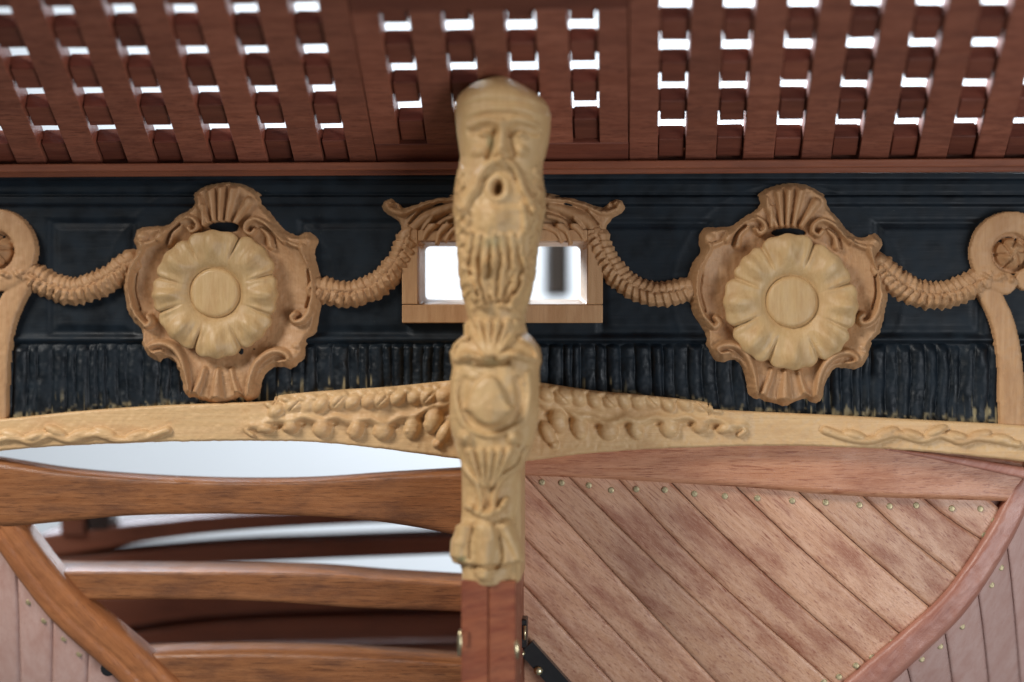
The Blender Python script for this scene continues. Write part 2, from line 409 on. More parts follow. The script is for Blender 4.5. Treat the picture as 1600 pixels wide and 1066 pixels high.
cb = empty('counter_board', at(787, 650, 20), 'black painted stern counter board with raised panels and a fluted lower band', 'stern board')
mesh('panelled_face', V, gridF(*X.shape, keep=keep), M['black'], cb)
# board body behind the face (four blocks round the window)
def bb(px0, px1, py0, py1, Ya, Yb, name, mat, par, b=1.):
    a = at(px0, py1, 0); c = at(px1, py0, 0)
    return bevel_box(name, (a[0], Ya, a[2]), (c[0], Yb, c[2]), mat, par, b=b)
bb(-160, 653, 275, 625, 12, 62, 'backing_board', M['black'], cb); bb(920, 1760, 275, 625, 12, 62, 'backing_board', M['black'], cb)
bb(653, 920, 275, 376, 12, 62, 'backing_board', M['black'], cb); bb(653, 920, 478, 625, 12, 62, 'backing_board', M['black'], cb)
# fluted band
xs = np.arange(-160, 1762, 1.6); vv = np.linspace(0, 1, 44)
X, Vv = np.meshgrid(xs, vv)
Yp = 536+(mtop(X)+10-536)*Vv
rf = np.random.RandomState(11); edges = [-170.]
while edges[-1] < 1780: edges.append(edges[-1]+rf.uniform(13, 26))
edges = np.array(edges); hs = rf.uniform(.6, 1.25, len(edges)); tilt = rf.uniform(-.5, .5, len(edges))
Xw = X+8*(vnoise(X, Yp, 70, 21))+1.0*vnoise(X, Yp, 16, 22)
k = np.clip(np.searchsorted(edges, Xw)-1, 0, len(edges)-2); u = (Xw-edges[k])/(edges[k+1]-edges[k])
H = -3+8*hs[k]*np.sqrt(np.clip(1-(2*u-1)**2, 0, 1))*ss(0, .10, Vv)*(.75+.25*(1-Vv))+tilt[k]*4*(u-.5)
H += 4.0*vnoise(X, Yp*.5, 13, 23)+1.2*vnoise(X, Yp, 5, 24)
V = at(X, Yp, 0).copy(); V[..., 1] -= H
fb = mesh('fluted_band', V, gridF(*X.shape), M['black'], cb)
sc = np.clip((vnoise(X*3.2, Yp*.45, 11, 31)-.28)*9, 0, 1)*ss(.55, .8, Vv)*np.clip((vnoise(X, Yp, 60, 33)+.12)*4, 0, 1)
sc = np.maximum(sc, ss(.83, .90, Vv+.10*vnoise(X, Yp, 7, 35))*np.clip((vnoise(X, Yp, 5, 36)+.12)*4, 0, 1)*.7)
a = fb.data.attributes.new('scrape', 'FLOAT', 'POINT'); a.data.foreach_set('value', sc.ravel().astype(np.float32))

# ------------------------------------------------------------------ window surround
ws = empty('window_surround', at(787, 505, -10), 'carved pear wood frame round the small window with leaf scrolls at its top', 'window frame')
def frame_bar(px0, px1, py0, py1):
    bb(px0, px1, py0, py1, -17, 3, 'frame_bar', M['cart'], ws, b=1.2)
frame_bar(630, 942, 476.5, 505); frame_bar(630, 654.5, 360, 476); frame_bar(918.5, 942, 360, 476); frame_bar(655, 918, 360, 377.5)
# bevelled lining with rounded corners
def rrect(x0, x1, y0, y1, r, n=6):
    P = []
    for cx_, cy_, a0 in ((x1-r, y0+r, -90), (x1-r, y1-r, 0), (x0+r, y1-r, 90), (x0+r, y0+r, 180)):
        for q in range(n+1):
            t = math.radians(a0+90*q/n); P.append((cx_+r*math.cos(t), cy_+r*math.sin(t)))
    return np.array(P)
rings = [(rrect(652, 921, 375, 479, 1), -6), (rrect(655, 917, 379, 475.5, 2), -6), (rrect(664, 907, 385, 468.5, 7), 24), (rrect(665, 906.5, 385.5, 467.5, 8), 60), (rrect(650, 925, 372, 482, 1), 66)]
V = np.vstack([at(P[:, 0], P[:, 1], y) for P, y in rings]); n = len(rings[0][0])
Fq = [(r*n+i, (r+1)*n+i, (r+1)*n+(i+1) % n, r*n+(i+1) % n) for r in range(4) for i in range(n)]
mesh('window_lining', V, Fq, M['liner'], ws, smooth=False)

def mirror(P, ax=787.): return [(2*ax-x, y) for x, y in P]
def acanthus(side):
    f = (lambda P: P) if side < 0 else mirror
    x0, x1 = (588, 735) if side < 0 else (2*787-735, 2*787-588)
    R = Relief(x0, x1, 295, 420, 1.6)
    out = f([(735, 306), (700, 306), (672, 310), (650, 318), (632, 325), (624, 316), (612, 309), (600, 313), (597, 324), (604, 334), (617, 341), (626, 349), (628, 362), (622, 382), (612, 400), (630, 412), (645, 396), (655, 376), (668, 364), (690, 362), (710, 366), (735, 368)])
    D = sdf(R.X, R.Y, catmull(out, 6, True))+2.2*vnoise(R.X, R.Y, 5, 40)
    R.H = np.full(R.X.shape, 6.)
    R.ridge(f([(735, 312), (695, 312), (660, 321), (632, 333), (612, 329), (607, 321), (613, 317)]), 7, 17, 6)
    R.ridge(f([(714, 322), (690, 330), (664, 342), (644, 362), (630, 388)]), 8, 15, 10)
    R.ridge(f([(718, 338), (698, 344), (684, 356), (678, 372)]), 6, 15, 5)
    R.ridge(f([(676, 342), (664, 356), (656, 374)]), 5, 15, 4)
    R.ridge(f([(700, 350), (694, 362), (696, 374)]), 5, 14, 4)
    R.ridge(f([(654, 330), (642, 344), (634, 362)]), 4, 11, 4)
    R.blob(*f([(606, 322)])[0], 8, 8, 19)
    R.ridge(f([(690, 318), (660, 330), (640, 350)]), 3, 6, 2, mode='sub')
    R.ridge(f([(700, 336), (676, 350), (662, 366)]), 3, 6, 2, mode='sub')
    R.H = np.minimum(R.H, np.clip(2.2*D, -20, 60)); R.H += 1.5*vnoise(R.X, R.Y, 6, 41)*(R.H > 0)
    R.build('leaf_scroll', -10 if False else 0, M['cart'], ws)
acanthus(-1); acanthus(1)
# part of the leaf that lies over the frame's top bar is lifted with it
for sgn in (-1, 1):
    f = (lambda P: P) if sgn < 0 else mirror
    P = f([(655, 362), (740, 395)]); xa, xb = sorted((P[0][0], P[1][0]))
    R = Relief(xa-6, xb+2, 350, 392, 1.6)
    for st in ([(724, 352), (706, 362), (697, 376)], [(700, 352), (688, 364), (683, 380)], [(678, 352), (668, 362), (662, 374)]):
        R.ridge(f(st), 7, 9, 3, k=2)
    R.build('leaf_tip', -15, M['cart'], ws, floor=-3)

# ------------------------------------------------------------------ garlands
def garland(P, r, label, seed, hang=1, taper=1.0):
    c = catmull(P, 12)
    R = Relief(c[:, 0].min()-r-8, c[:, 0].max()+r+8, c[:, 1].min()-r-8, c[:, 1].max()+r+8, 1.4)
    d, s_, sg, L = pd(R.X, R.Y, c)
    r = r*.9; t = d*sg/r; per = 11.0
    ph = s_/per+.42*np.abs(t)+.25*vnoise(R.X, R.Y, 18, seed)
    saw = ph-np.floor(ph); row2 = (ph+.5)-np.floor(ph+.5)
    saw = saw*(1-ss(.72, 1., saw))*1.5; row2 = row2*(1-ss(.72, 1., row2))*1.5
    up_ = t*hang > -.15
    leaf = np.where(up_, saw, row2)
    rr = r*(1+.16*(leaf-.5)+.2*vnoise(R.X, R.Y, 9, seed+1))
    end = ss(0, 8, s_)*ss(0, 8, L-s_)
    body = np.sqrt(np.clip(1-(d/rr)**2, 0, 1))
    low = ss(-.35, .1, t*hang)
    hgt = 5+17*body*(.8+.2*low)+low*body*(6*leaf-3+6*vnoise(R.X, R.Y, 6, seed+4))-3*np.exp(-((t*hang+.15)/.12)**2)+(1-low)*body*(2.5*leaf+5*vnoise(R.X, R.Y, 11, seed+5))
    H_ = np.where(d < rr*1.0, hgt, 5-(d-rr)*3)
    end = np.where((s_ < .01) | (s_ > L-.01), 1, 1)
    R.H = np.minimum(H_, 2.5*(rr*1.02-d)+4)+1.6*vnoise(R.X, R.Y, 5, seed+2)*(d < rr)
    R.H = np.where(d < rr+4, R.H, -30)
    g = R.build('garland', 0, M['cart'], None)
    tag(g, label, 'garland', 'carved leaf garlands hung across the black board')
garland([(497, 452), (522, 458), (552, 459), (585, 448), (612, 425), (630, 398), (640, 372)], 21, 'hanging carved leaf garland between the round rosette over the open hull and window', 50)
garland(mirror([(497, 452), (522, 458), (552, 459), (585, 448), (612, 425), (630, 398), (640, 372)], 786), 20, 'hanging carved leaf garland between the window and rosette above the planked hull side', 60, hang=-1)
garland([(52, 432), (80, 446), (112, 455), (145, 448), (175, 433), (205, 412)], 22, 'short carved leaf garland from scroll bracket to rosette above the open hull', 70)
garland([(1372, 415), (1400, 440), (1432, 458), (1466, 462), (1500, 454), (1532, 438)], 22, 'short carved leaf garland from rosette to scroll bracket above the planked hull side', 80)

# ------------------------------------------------------------------ cartouches with rosettes
def Z6(P, org, sc=954/340.): return [(org[0]+x/sc, org[1]+y/sc) for x, y in P]
OUT_L = [(352, 140), (352, 98), (395, 66), (468, 45), (542, 48), (600, 74), (640, 112), (650, 150), (690, 195), (738, 255), (800, 284), (850, 268), (884, 300), (868, 350), (885, 420), (908, 520), (896, 600), (872, 690), (836, 740), (826, 800), (790, 846), (738, 852), (694, 846), (660, 876), (638, 915), (622, 985), (585, 998), (552, 982), (505, 1002), (455, 1012), (405, 996), (362, 986), (312, 970), (297, 900), (270, 840), (236, 812), (190, 822), (148, 800), (125, 750), (122, 690), (76, 630), (52, 560), (42, 480), (62, 400), (100, 340), (90, 290), (112, 248), (180, 240), (232, 236), (282, 195), (332, 165)]
def cartouche(org, label, seed, rc, rr, rx):
    z = lambda P: Z6(P, org)
    one = lambda x, y: z([(x, y)])[0]
    c = empty('carved_cartouche', at(one(460, 1000)[0], one(460, 1000)[1], -8), label, 'carving', 'carved cartouches on the black board')
    R = Relief(org[0]+4, org[0]+336, org[1]+6, org[1]+372, 1.5)
    X_, Y_ = R.X, R.Y
    D = sdf(X_, Y_, catmull(z(OUT_L), 6, True))+2.0*vnoise(X_, Y_, 4.5, seed)+1.4*vnoise(X_, Y_, 14, seed+1)+1.2
    cx_, cy_ = one(465, 525)
    q = np.hypot((X_-cx_)/150, (Y_-cy_)/128)
    R.H = 5+12*ss(.72, 1.05, q)
    rg = lambda P, r, h, r2=None, **k: R.ridge(z(P), r, h*(1.28 if k.get('mode') is None else 1.5), r2, **k)
    # side C scrolls
    rg([(128, 318), (92, 390), (72, 480), (78, 560), (105, 630), (150, 672), (172, 655), (160, 632)], 9, 27, 6)
    rg([(832, 330), (868, 410), (884, 500), (872, 580), (840, 640), (800, 655), (786, 632), (800, 618)], 9, 27, 6)
    rg([(96, 430), (90, 520), (112, 600)], 4, 5, 3, mode='sub'); rg([(856, 430), (862, 520), (845, 590)], 4, 5, 3, mode='sub')
    # shoulder knobs
    R.blob(*one(128, 282), 14, 11, 25); R.blob(*one(846, 300), 14, 11, 25)
    rg([(110, 318), (160, 312), (205, 290)], 7, 22, 4); rg([(868, 340), (800, 322), (745, 298)], 7, 22, 4)
    # upper S scrolls
    rg([(205, 292), (238, 244), (282, 205), (334, 196), (368, 218), (372, 246), (350, 262), (334, 246)], 6.5, 26, 4.5)
    rg([(748, 300), (708, 256), (664, 222), (622, 206), (588, 226), (582, 256), (606, 272), (624, 254)], 6.5, 26, 4.5)
    rg([(250, 310), (262, 268), (296, 236)], 8, 15, 5); rg([(690, 320), (680, 280), (650, 246)], 8, 15, 5)
    rg([(285, 230), (252, 262), (236, 310)], 4, 7, 3, mode='sub'); rg([(655, 236), (694, 270), (704, 325)], 4, 7, 3, mode='sub')
    # shell
    for (xa, ya, xb, yb, r1, r2) in ((420, 228, 372, 118, 5, 9), (446, 226, 430, 80, 5, 8), (470, 226, 478, 66, 5, 8), (498, 226, 530, 72, 5, 9), (530, 230, 596, 130, 5, 10), (400, 232, 398, 150, 4, 5)):
        rg([(xa, ya), ((xa+xb)/2, (ya+yb)/2), (xb, yb)], r1, 25, r2, k=2.5)
    R.blob(*one(480, 250), 24, 5, 40, mode='sub')
    # lower scrolls
    rg([(215, 790), (178, 790), (165, 768), (190, 752), (238, 752), (285, 782), (316, 846), (332, 950)], 7.5, 26, 7)
    rg([(725, 842), (770, 830), (768, 800), (730, 782), (682, 792), (632, 836), (606, 900), (598, 975)], 7.5, 26, 7)
    R.blob(*one(160, 775), 13, 12, 22); R.blob(*one(790, 800), 13, 13, 22)
    rg([(800, 760), (830, 740)], 9, 16, 6)
    rg([(462, 868), (460, 925), (458, 985)], 6, 27, 13); rg([(402, 862), (385, 915), (364, 965)], 6, 22, 8); rg([(520, 866), (534, 920), (552, 972)], 6, 22, 8)
    rg([(430, 880), (420, 930), (412, 985)], 4, 13, 5); rg([(492, 880), (500, 930), (506, 985)], 4, 13, 5)
    R.H = np.minimum(R.H, np.clip(2.4*D, -20, 80)+2)
    R.H += (1.3*vnoise(X_, Y_, 8, seed+3)+.8*vnoise(X_, Y_, 3, seed+4))*(R.H > 0)
    e = (((X_-one(478, 0)[0])/(26 if rx else 24))**2+((Y_-(rc[1]-rr*1.02-3))/7.)**2)
    R.H = np.where(e < 1, -7, R.H)
    R.build('frame_relief', 0, M['cart'], c)
    # rosette: polar grid
    nth, nr = 240, 46
    th = np.linspace(0, 2*math.pi, nth, endpoint=False); u = np.linspace(0, 1, nr)
    TH_, U = np.meshgrid(th, u)
    rs = np.random.RandomState(seed)
    b0 = np.radians(np.array([22, 67, 111, 157, 200, 246, 292, 338])+rs.uniform(-5, 5, 8)); b0 = np.sort(b0)
    k_ = np.searchsorted(b0, TH_) % 8
    lo = b0[(k_-1) % 8]; hi = b0[k_]; wdt = (hi-lo) % (2*math.pi); f = ((TH_-lo) % (2*math.pi))/wdt
    lobe = np.sqrt(np.clip(1-np.abs(2*f-1)**3.2, 0, 1))
    pr = 1+rs.uniform(-.035, .035, 8)[k_]*lobe; ph = rs.uniform(-3, 3, 8)[k_]*lobe
    ro = rr*pr*(.93+.068*lobe+.012*np.cos((2*f-1)*math.pi*3))
    Rr = U*ro; bossr = rr*.395
    v = np.clip((Rr-bossr)/(ro-bossr), 0, 1)
    prof = 4+25*np.sqrt(np.clip(1-((v-.58)/.62)**2, 0, 1))*(v < .58)+25*np.sqrt(np.clip(1-((v-.58)/.50)**2, 0, 1))*(v >= .58)
    flute = np.cos((2*f-1)*math.pi*1.5)
    Hh = prof*(.86+.14*lobe*np.minimum(1, .3+v))+ph*v-8*np.exp(-(np.minimum(f, 1-f)*wdt*Rr/2.3)**2)*ss(.2, .65, v)+(4.6*flute+1.6*vnoise(TH_*30, v*6, 1.3, seed+9))*ss(.15, .55, v)*(1-.6*ss(.8, 1., v))
    XX = rc[0]+Rr*np.cos(TH_); YY = rc[1]+Rr*np.sin(TH_)
    Hh += .8*vnoise(XX, YY, 9, seed+6)
    V = at(XX, YY, -15).copy(); V[..., 1] -= Hh
    sk = at(XX[-1], YY[-1], 0).copy(); sk[:, 1] -= 4
    V = np.concatenate([V, sk[None]], 0)
    i = np.arange((nr+1)*nth).reshape(nr+1, nth); j = np.roll(i, -1, 1)
    Fq = np.stack([i[:-1], j[:-1], j[1:], i[1:]], -1).reshape(-1, 4)
    ros = mesh('rosette', V, Fq, M['box'], c); tag(ros, 'pale flower rosette with eight fluted petals')
    u = np.linspace(0, 1, 22); TH_, U = np.meshgrid(np.linspace(0, 2*math.pi, 72, endpoint=False), u)
    Rr = bossr*np.minimum(U*1.06, 1.0); e = np.clip((U-.78)/.22, 0, 1)
    Hh = 21-2.*U**2-17*(1-np.sqrt(np.clip(1-e**2, 0, 1)))
    XX = rc[0]+Rr*np.cos(TH_); YY = rc[1]+Rr*np.sin(TH_); Hh += 1.0*vnoise(XX, YY, 12, seed+8)
    V = at(XX, YY, -15).copy(); V[..., 1] -= Hh
    i = np.arange(22*72).reshape(22, 72); j = np.roll(i, -1, 1)
    mesh('centre_boss', V, np.stack([i[:-1], j[:-1], j[1:], i[1:]], -1).reshape(-1, 4), M['box'], ros)
cartouche((180, 270), 'scrolled shell cartouche with flower rosette above the open framed hull', 100, (339, 458), 99, 0)
cartouche((1061, 272), 'scrolled shell cartouche with flower rosette above the diagonally planked hull side', 200, (1236, 472), 103, 1)

# ------------------------------------------------------------------ scroll brackets at both ends
def bracket(side, label):
    if side > 0: c0, f = (1577, 396), (lambda P: P)
    else: c0, f = (-3, 392), (lambda P: [(-3-(x-1577), y-4) for x, y in P])
    xa, xb = sorted((f([(1495, 0)])[0][0], f([(1680, 0)])[0][0]))
    R = Relief(xa, xb, 322, 672, 1.7)
    X_, Y_ = R.X, R.Y
    # volute band
    sp = []
    for q in range(40):
        a = math.radians(118+q*11.5); r = 60-q*.55
        sp.append((1577+r*math.cos(a)*.98, 396+r*math.sin(a)))
    d, s_, sg, L = pd(X_, Y_, catmull(f([(1577+47*math.cos(math.radians(100+q*10)), 396+48*math.sin(math.radians(100+q*10))) for q in range(33)]), 3))
    R.H = np.where(d < 17, 20-3*(d/17)**4, -30.)
    st = catmull(f([(1530, 438), (1545, 462), (1563, 500), (1573, 545), (1578, 600), (1580, 668)]), 8)
    d2, s2, g2, L2 = pd(X_, Y_, st)
    wd_ = 17+5*(s2/L2)
    R.H = np.maximum(R.H, np.where(d2 < wd_, 17-4*(d2/wd_)**6, -30.))
    R.H = np.maximum(np.where(np.hypot(X_-c0[0], Y_-c0[1]) < 33, 3., -30), R.H)
    R.blob(*c0, 25, 25, 26, k=2)
    R.blob(c0[0], c0[1]+2, 17, 19, 8, mode='add'); R.ridge(f([(1560, 380), (1577, 372), (1594, 384)]), 4, 5, 3, mode='sub')
    for q in range(6):
        a_ = math.radians(q*60+20); R.ridge([(c0[0]+5*math.cos(a_), c0[1]+5*math.sin(a_)), (c0[0]+14*math.cos(a_+.5), c0[1]+14*math.sin(a_+.5)), (c0[0]+23*math.cos(a_+.6), c0[1]+23*math.sin(a_+.6))], 3.5, 9, 3, mode='sub')
    R.blob(c0[0]+4, c0[1]-6, 9, 8, 7, mode='add'); R.blob(c0[0]-7, c0[1]+8, 8, 6, 6, mode='add')
    for q in range(9):
        R.blob(*f([(1534+q*5.5+3*math.sin(q*3.1), 430+q*1.2+4*math.sin(q*2.3))])[0], 9, 7, 24+3*math.sin(q*1.7), ang=q*37, k=2)
    m = np.minimum.reduce([d-17, d2-wd_, np.hypot(X_-c0[0], Y_-c0[1])-33])+1.6*vnoise(X_, Y_, 4, 300)
    R.H = np.where(R.H > -20, R.H, np.minimum(R.H, -7))
    R.H = R.H+(1.2*vnoise(X_, Y_, 7, 301))*(R.H > 0)
    o = R.build('scroll_bracket', 0, M['cart']); tag(o, label, 'bracket', 'carved scroll brackets at the ends of the board')
bracket(-1, 'carved wooden scroll bracket with curved stem above the open framed hull')
bracket(1, 'carved wooden scroll bracket with curved stem above the diagonally planked hull')

# ------------------------------------------------------------------ carved moulding under the black board
def moulding(side, label):
    xs = np.arange(-160, 748, 1.8) if side < 0 else np.arange(806, 1760, 1.8)
    nv = 52; v = np.linspace(0, 1, nv); X_, Vv = np.meshgrid(xs, v)
    mb = mbotL if side < 0 else mbotR
    Tp = mtop(X_)-1; Bt = mb(X_)+1.2*vnoise(X_, X_*0, 7, 402)
    Y_ = Tp+(Bt-Tp)*Vv
    R = Relief(0, 10, 0, 10, 5); R.X, R.Y = X_, Y_; R.H = np.zeros(X_.shape)+1.5*vnoise(X_, Y_, 30, 400)
    g = (lambda P: P) if side < 0 else (lambda P: mirror(P, 775))
    mt = mtopL
    rs = np.random.RandomState(5+side)
    # raised field with scalloped lower edge and hanging leaf tips
    gx_ = X_ if side < 0 else 2*775-X_
    drip = [(676, 26, 12), (644, 26, 10), (598, 19, 13), (556, 20, 9), (503, 19, 12), (455, 13, 10), (415, 8, 12)]
    ys0 = np.interp(gx_, [370, 400, 440, 500, 560, 610, 650, 690, 720], [676, 668, 660, 659, 661, 664, 652, 636, 628])
    ys0 = ys0+3*vnoise(X_, Y_, 14, 420)+2.5*np.cos((gx_-455)/24*math.pi)
    fld = (1-ss(-2, 7, Y_-ys0))*ss(372, 396, gx_)
    R.H += fld*(8+4*np.exp(-((Y_-ys0+6)/5)**2)+5*vnoise(X_, Y_, 15, 421))
    for xd, ln_, wd2 in drip:
        yb = float(np.interp(xd, [400, 440, 500, 560, 610, 650, 690], [668, 660, 659, 661, 664, 652, 640])); sa = 1 if side < 0 else -1
        R.blob(*g([(xd+1, yb+ln_*.45)])[0], wd2+3, ln_*.75+3, 15+rs.uniform(-2, 2), ang=sa*rs.uniform(5, 22), k=4)
        R.blob(*g([(xd-7, yb+ln_*.75)])[0], wd2*.6, 6, 12+rs.uniform(-2, 2), ang=sa*rs.uniform(-30, 30), k=3)
        R.blob(*g([(xd+wd2+6, yb+2)])[0], 9, 6, 6, mode='sub')
        R.blob(*g([(xd+rs.uniform(5, 9), yb+ln_*.7)])[0], wd2*.55, 5, 10+rs.uniform(-2, 2), ang=sa*rs.uniform(-40, 40), k=3)
    # overlapping laurel leaves along the top
    for q in range(12):
        x = 694-q*23.5+rs.uniform(-3, 3); y = float(mt(x))+19-q*.2+rs.uniform(-2, 2); sa = 1 if side < 0 else -1
        R.blob(*g([(x, y)])[0], rs.uniform(16, 21), rs.uniform(12, 15), 22-q*.35+rs.uniform(-3, 3), ang=sa*(-35+rs.uniform(-20, 20)), k=3)
        R.blob(*g([(x-10, y-9)])[0], 12, 7, 15+rs.uniform(-2, 2), ang=sa*(30+rs.uniform(-15, 15)), k=2)
        if q % 3 == 1: R.ridge(g([(x+8, y-6), (x-6, y+8)]), 2.2, 4, 1.5, mode='sub')
    R.blob(*g([(694, 676)])[0], 11, 20, 15, ang=(25 if side < 0 else -25), k=4); R.blob(*g([(684, 694)])[0], 8, 7, 13, k=3)
    # scroll relief at the far end
    R.ridge(g([(262, 672), (225, 684), (190, 688), (150, 678), (110, 687), (80, 680), (50, 690), (20, 684), (-40, 694)]), 7, 9, 6, k=3)
    for x, y, a in ((215, 680, -15), (165, 676, 20), (122, 680, -20), (88, 674, 25), (55, 682, -15), (20, 680, 15), (-15, 686, -10)):
        R.blob(*g([(x, y)])[0], 20, 8, 10+rs.uniform(-2, 2), ang=a if side < 0 else -a, k=2.5)
    R.ridge(g([(395, 664), (386, 672), (395, 680)]), 5, 8, 4, k=2)
    R.H += 1.0*vnoise(X_, Y_, 6, 410)+.6*vnoise(X_, Y_, 2.6, 411)
    ed = np.minimum(Vv, 1-Vv)*(Bt-Tp)
    R.H -= 3.5*np.clip(1-ed/4., 0, 1)**2
    V = at(X_, Y_, -24).copy(); V[..., 1] -= R.H
    top = V[0].copy(); top[:, 1] = 8; bot = V[-1].copy(); bot[:, 1] = 30
    V = np.concatenate([top[None], V, bot[None]], 0)
    o = mesh('carved_moulding', V, gridF(*V.shape[:2]), M['mould']); tag(o, label, 'moulding', 'carved mouldings below the black board')
moulding(-1, 'pale carved moulding with leaf relief above the gap over the open hull timbers')
moulding(1, 'pale carved moulding with leaf relief lying on the diagonally planked hull side')

# ------------------------------------------------------------------ rudder with carved bearded head
rud = empty('rudder', at(764, 1120, -110), 'rudder with pale carved bearded head on a red brown blade', 'rudder')
PROF = np.array([(119.5, 771, 790), (121, 763, 796), (124, 753, 801), (128, 744, 809), (133, 735, 818), (138, 728, 826), (144, 721, 836), (150, 716, 844), (157, 712.5, 851), (166, 711, 857), (180, 711, 861), (205, 713, 860), (225, 716, 857), (245, 719, 852), (258, 717, 848), (275, 713, 848), (300, 709, 852), (330, 708, 853), (350, 711, 849), (380, 713, 843), (430, 716, 838), (465, 722, 830), (485, 729, 823), (505, 733, 821), (521, 728, 824), (530, 717, 834), (540, 707, 842), (552, 703, 846), (566, 704, 846), (574, 707, 843), (590, 704, 843), (640, 702, 842), (670, 704, 838), (690, 709, 834), (706, 714, 829), (722, 720, 821), (738, 721.5, 815), (800, 721.5, 812), (817, 720, 809), (822, 712, 809), (832, 710, 811), (846, 704, 815), (868, 703, 820), (879, 708, 819), (883, 719, 812), (890, 721.5, 805), (906, 722, 803), (912, 728, 797), (915.5, 745, 782)])
yy = np.concatenate([np.linspace(119.5, 160, 46), np.arange(161.5, 880, 1.6), np.linspace(880, 915.5, 40)])
Lx = np.interp(yy, PROF[:, 0], PROF[:, 1]); Rx = np.interp(yy, PROF[:, 0], PROF[:, 2])
jag = 1.6*vnoise(yy, yy*0, 6, 500)*((yy > 255) & (yy < 700)); Lx = Lx+jag; Rx = Rx+1.6*vnoise(yy, yy*0+9, 6, 501)*((yy > 240) & (yy < 700))
nc = 110; phi = np.linspace(-math.pi/2, math.pi/2, nc)
sx = np.sign(np.sin(phi))*np.abs(np.sin(phi))**.92
dz = 1-np.abs(np.cos(phi))**.85
Cx = (Lx+Rx)/2; Hw = (Rx-Lx)/2
X_ = Cx[:, None]+Hw[:, None]*sx[None]; Y_ = np.repeat(yy[:, None], nc, 1)
R = Relief(0, 10, 0, 10, 5); R.X, R.Y = X_, Y_
R.H = np.zeros(X_.shape)
def Z1(P): return [(690+x/4.847, 110+y/4.847) for x, y in P]
def Z2(P): return [(680+x/4.635, 300+y/4.635) for x, y in P]
def Z3(P): return [(680+x/4.635, 490+y/4.635) for x, y in P]
def Z4(P): return [(670+x/3.95, 670+y/3.95) for x, y in P]
A = lambda P, r, h, r2=None: R.ridge(P, r, h, r2, mode='add'); Sb = lambda P, r, h, r2=None: R.ridge(P, r, h, r2, mode='sub')
# cap bands
A(Z1([(110, 260), (250, 205), (450, 190), (650, 205), (815, 265)]), 6, 3.); Sb(Z1([(105, 300), (250, 245), (450, 232), (660, 245), (828, 310)]), 3, 3)
A(Z1([(180, 330), (320, 292), (450, 286), (600, 292), (760, 340)]), 6, 5)
Sb(Z1([(250, 352), (380, 322), (450, 322), (540, 322), (680, 356)]), 3, 4)
# brow, nose, eyes, cheeks
A(Z1([(215, 420), (290, 378), (380, 372), (440, 400)]), 6, 7); A(Z1([(480, 400), (540, 372), (630, 378), (720, 420)]), 6, 7)
Sb(Z1([(230, 468), (330, 440), (410, 470)]), 9, 9); Sb(Z1([(520, 470), (600, 440), (710, 468)]), 9, 9)
R.blob(*Z1([(320, 478)])[0], 10, 6.5, 8, mode='add'); R.blob(*Z1([(600, 478)])[0], 10, 6.5, 8, mode='add')
Sb(Z1([(268, 505), (325, 520), (380, 505)]), 2.5, 3); Sb(Z1([(545, 505), (600, 520), (655, 505)]), 2.5, 3)
A(Z1([(455, 380), (455, 500), (448, 600)]), 6, 12, 8); R.blob(*Z1([(442, 622)])[0], 11, 8, 10, mode='add'); R.blob(*Z1([(398, 632)])[0], 6, 5, 5, mode='add'); R.blob(*Z1([(488, 632)])[0], 6, 5, 5, mode='add')
Sb(Z1([(398, 470), (385, 560), (350, 660)]), 6, 8); Sb(Z1([(505, 470), (520, 560), (545, 640)]), 6, 8)
R.blob(*Z1([(275, 610)])[0], 15, 11, 9, ang=-30, mode='add'); R.blob(*Z1([(610, 610)])[0], 15, 12, 9, ang=40, mode='add')
# moustache
A(Z1([(440, 690), (360, 715), (290, 790), (255, 880), (200, 960), (170, 1040)]), 9, 12, 8); A(Z1([(450, 690), (530, 720), (590, 800), (620, 890), (670, 980), (700, 1060)]), 9, 12, 8)
Sb(Z1([(420, 705), (350, 750), (310, 830)]), 3, 5); Sb(Z1([(470, 705), (530, 755), (570, 840)]), 3, 5)
# lips and mouth
A(Z1([(425, 800), (365, 850), (355, 930), (420, 985), (490, 935), (492, 850), (425, 800)]), 7, 5)
R.blob(*Z1([(424, 888)])[0], 10, 15, 30, mode='sub')
# side hair locks
for q in range(10):
    y0 = 258+q*22
    A([(716+1.5*math.sin(q), y0), (722, y0+10), (714+2*math.cos(q*2), y0+20)], 6, 7, 4); A([(846-1.2*q+1.5*math.sin(q), y0), (838-1.2*q, y0+10), (847-1.3*q, y0+20)], 6, 7, 4)
# beard
R.X = X_+7*vnoise(X_, Y_, 22, 520)+3*vnoise(X_, Y_, 8, 521); R.Y = Y_+14*vnoise(X_, Y_*.3, 9, 522)
R.blob(770, 345, 36, 34, 9, mode='add')
A(Z2([(190, 110), (230, 180), (205, 250), (240, 300)]), 8, 8, 5); A(Z2([(640, 110), (665, 190), (640, 270), (660, 300)]), 8, 8, 5)
for x0, x1, x2 in ((250, 215, 300), (310, 275, 340), (370, 350, 375), (430, 428, 415), (495, 500, 455), (560, 585, 500), (615, 650, 560)):
    A(Z2([(x0, 330), ((x0+x1)/2, 470), (x1, 600), (x2, 790)]), 7, 6.5, 4)
    Sb(Z2([(x0+30, 400), ((x0+x1)/2+30, 520), (x1+30, 640), (x2+14, 770)]), 3, 3, 2)
for q in range(14):
    a = np.random.RandomState(600+q); x = a.uniform(725, 830); y = a.uniform(395, 480)
    A([(x, y), (x+a.uniform(-6, 6), y+9), (x+a.uniform(-4, 4), y+20)], 4.5, 5, 2.5)
A(Z2([(250, 640), (280, 740), (330, 820)]), 7, 8); A(Z2([(640, 640), (600, 740), (540, 840)]), 7, 8)
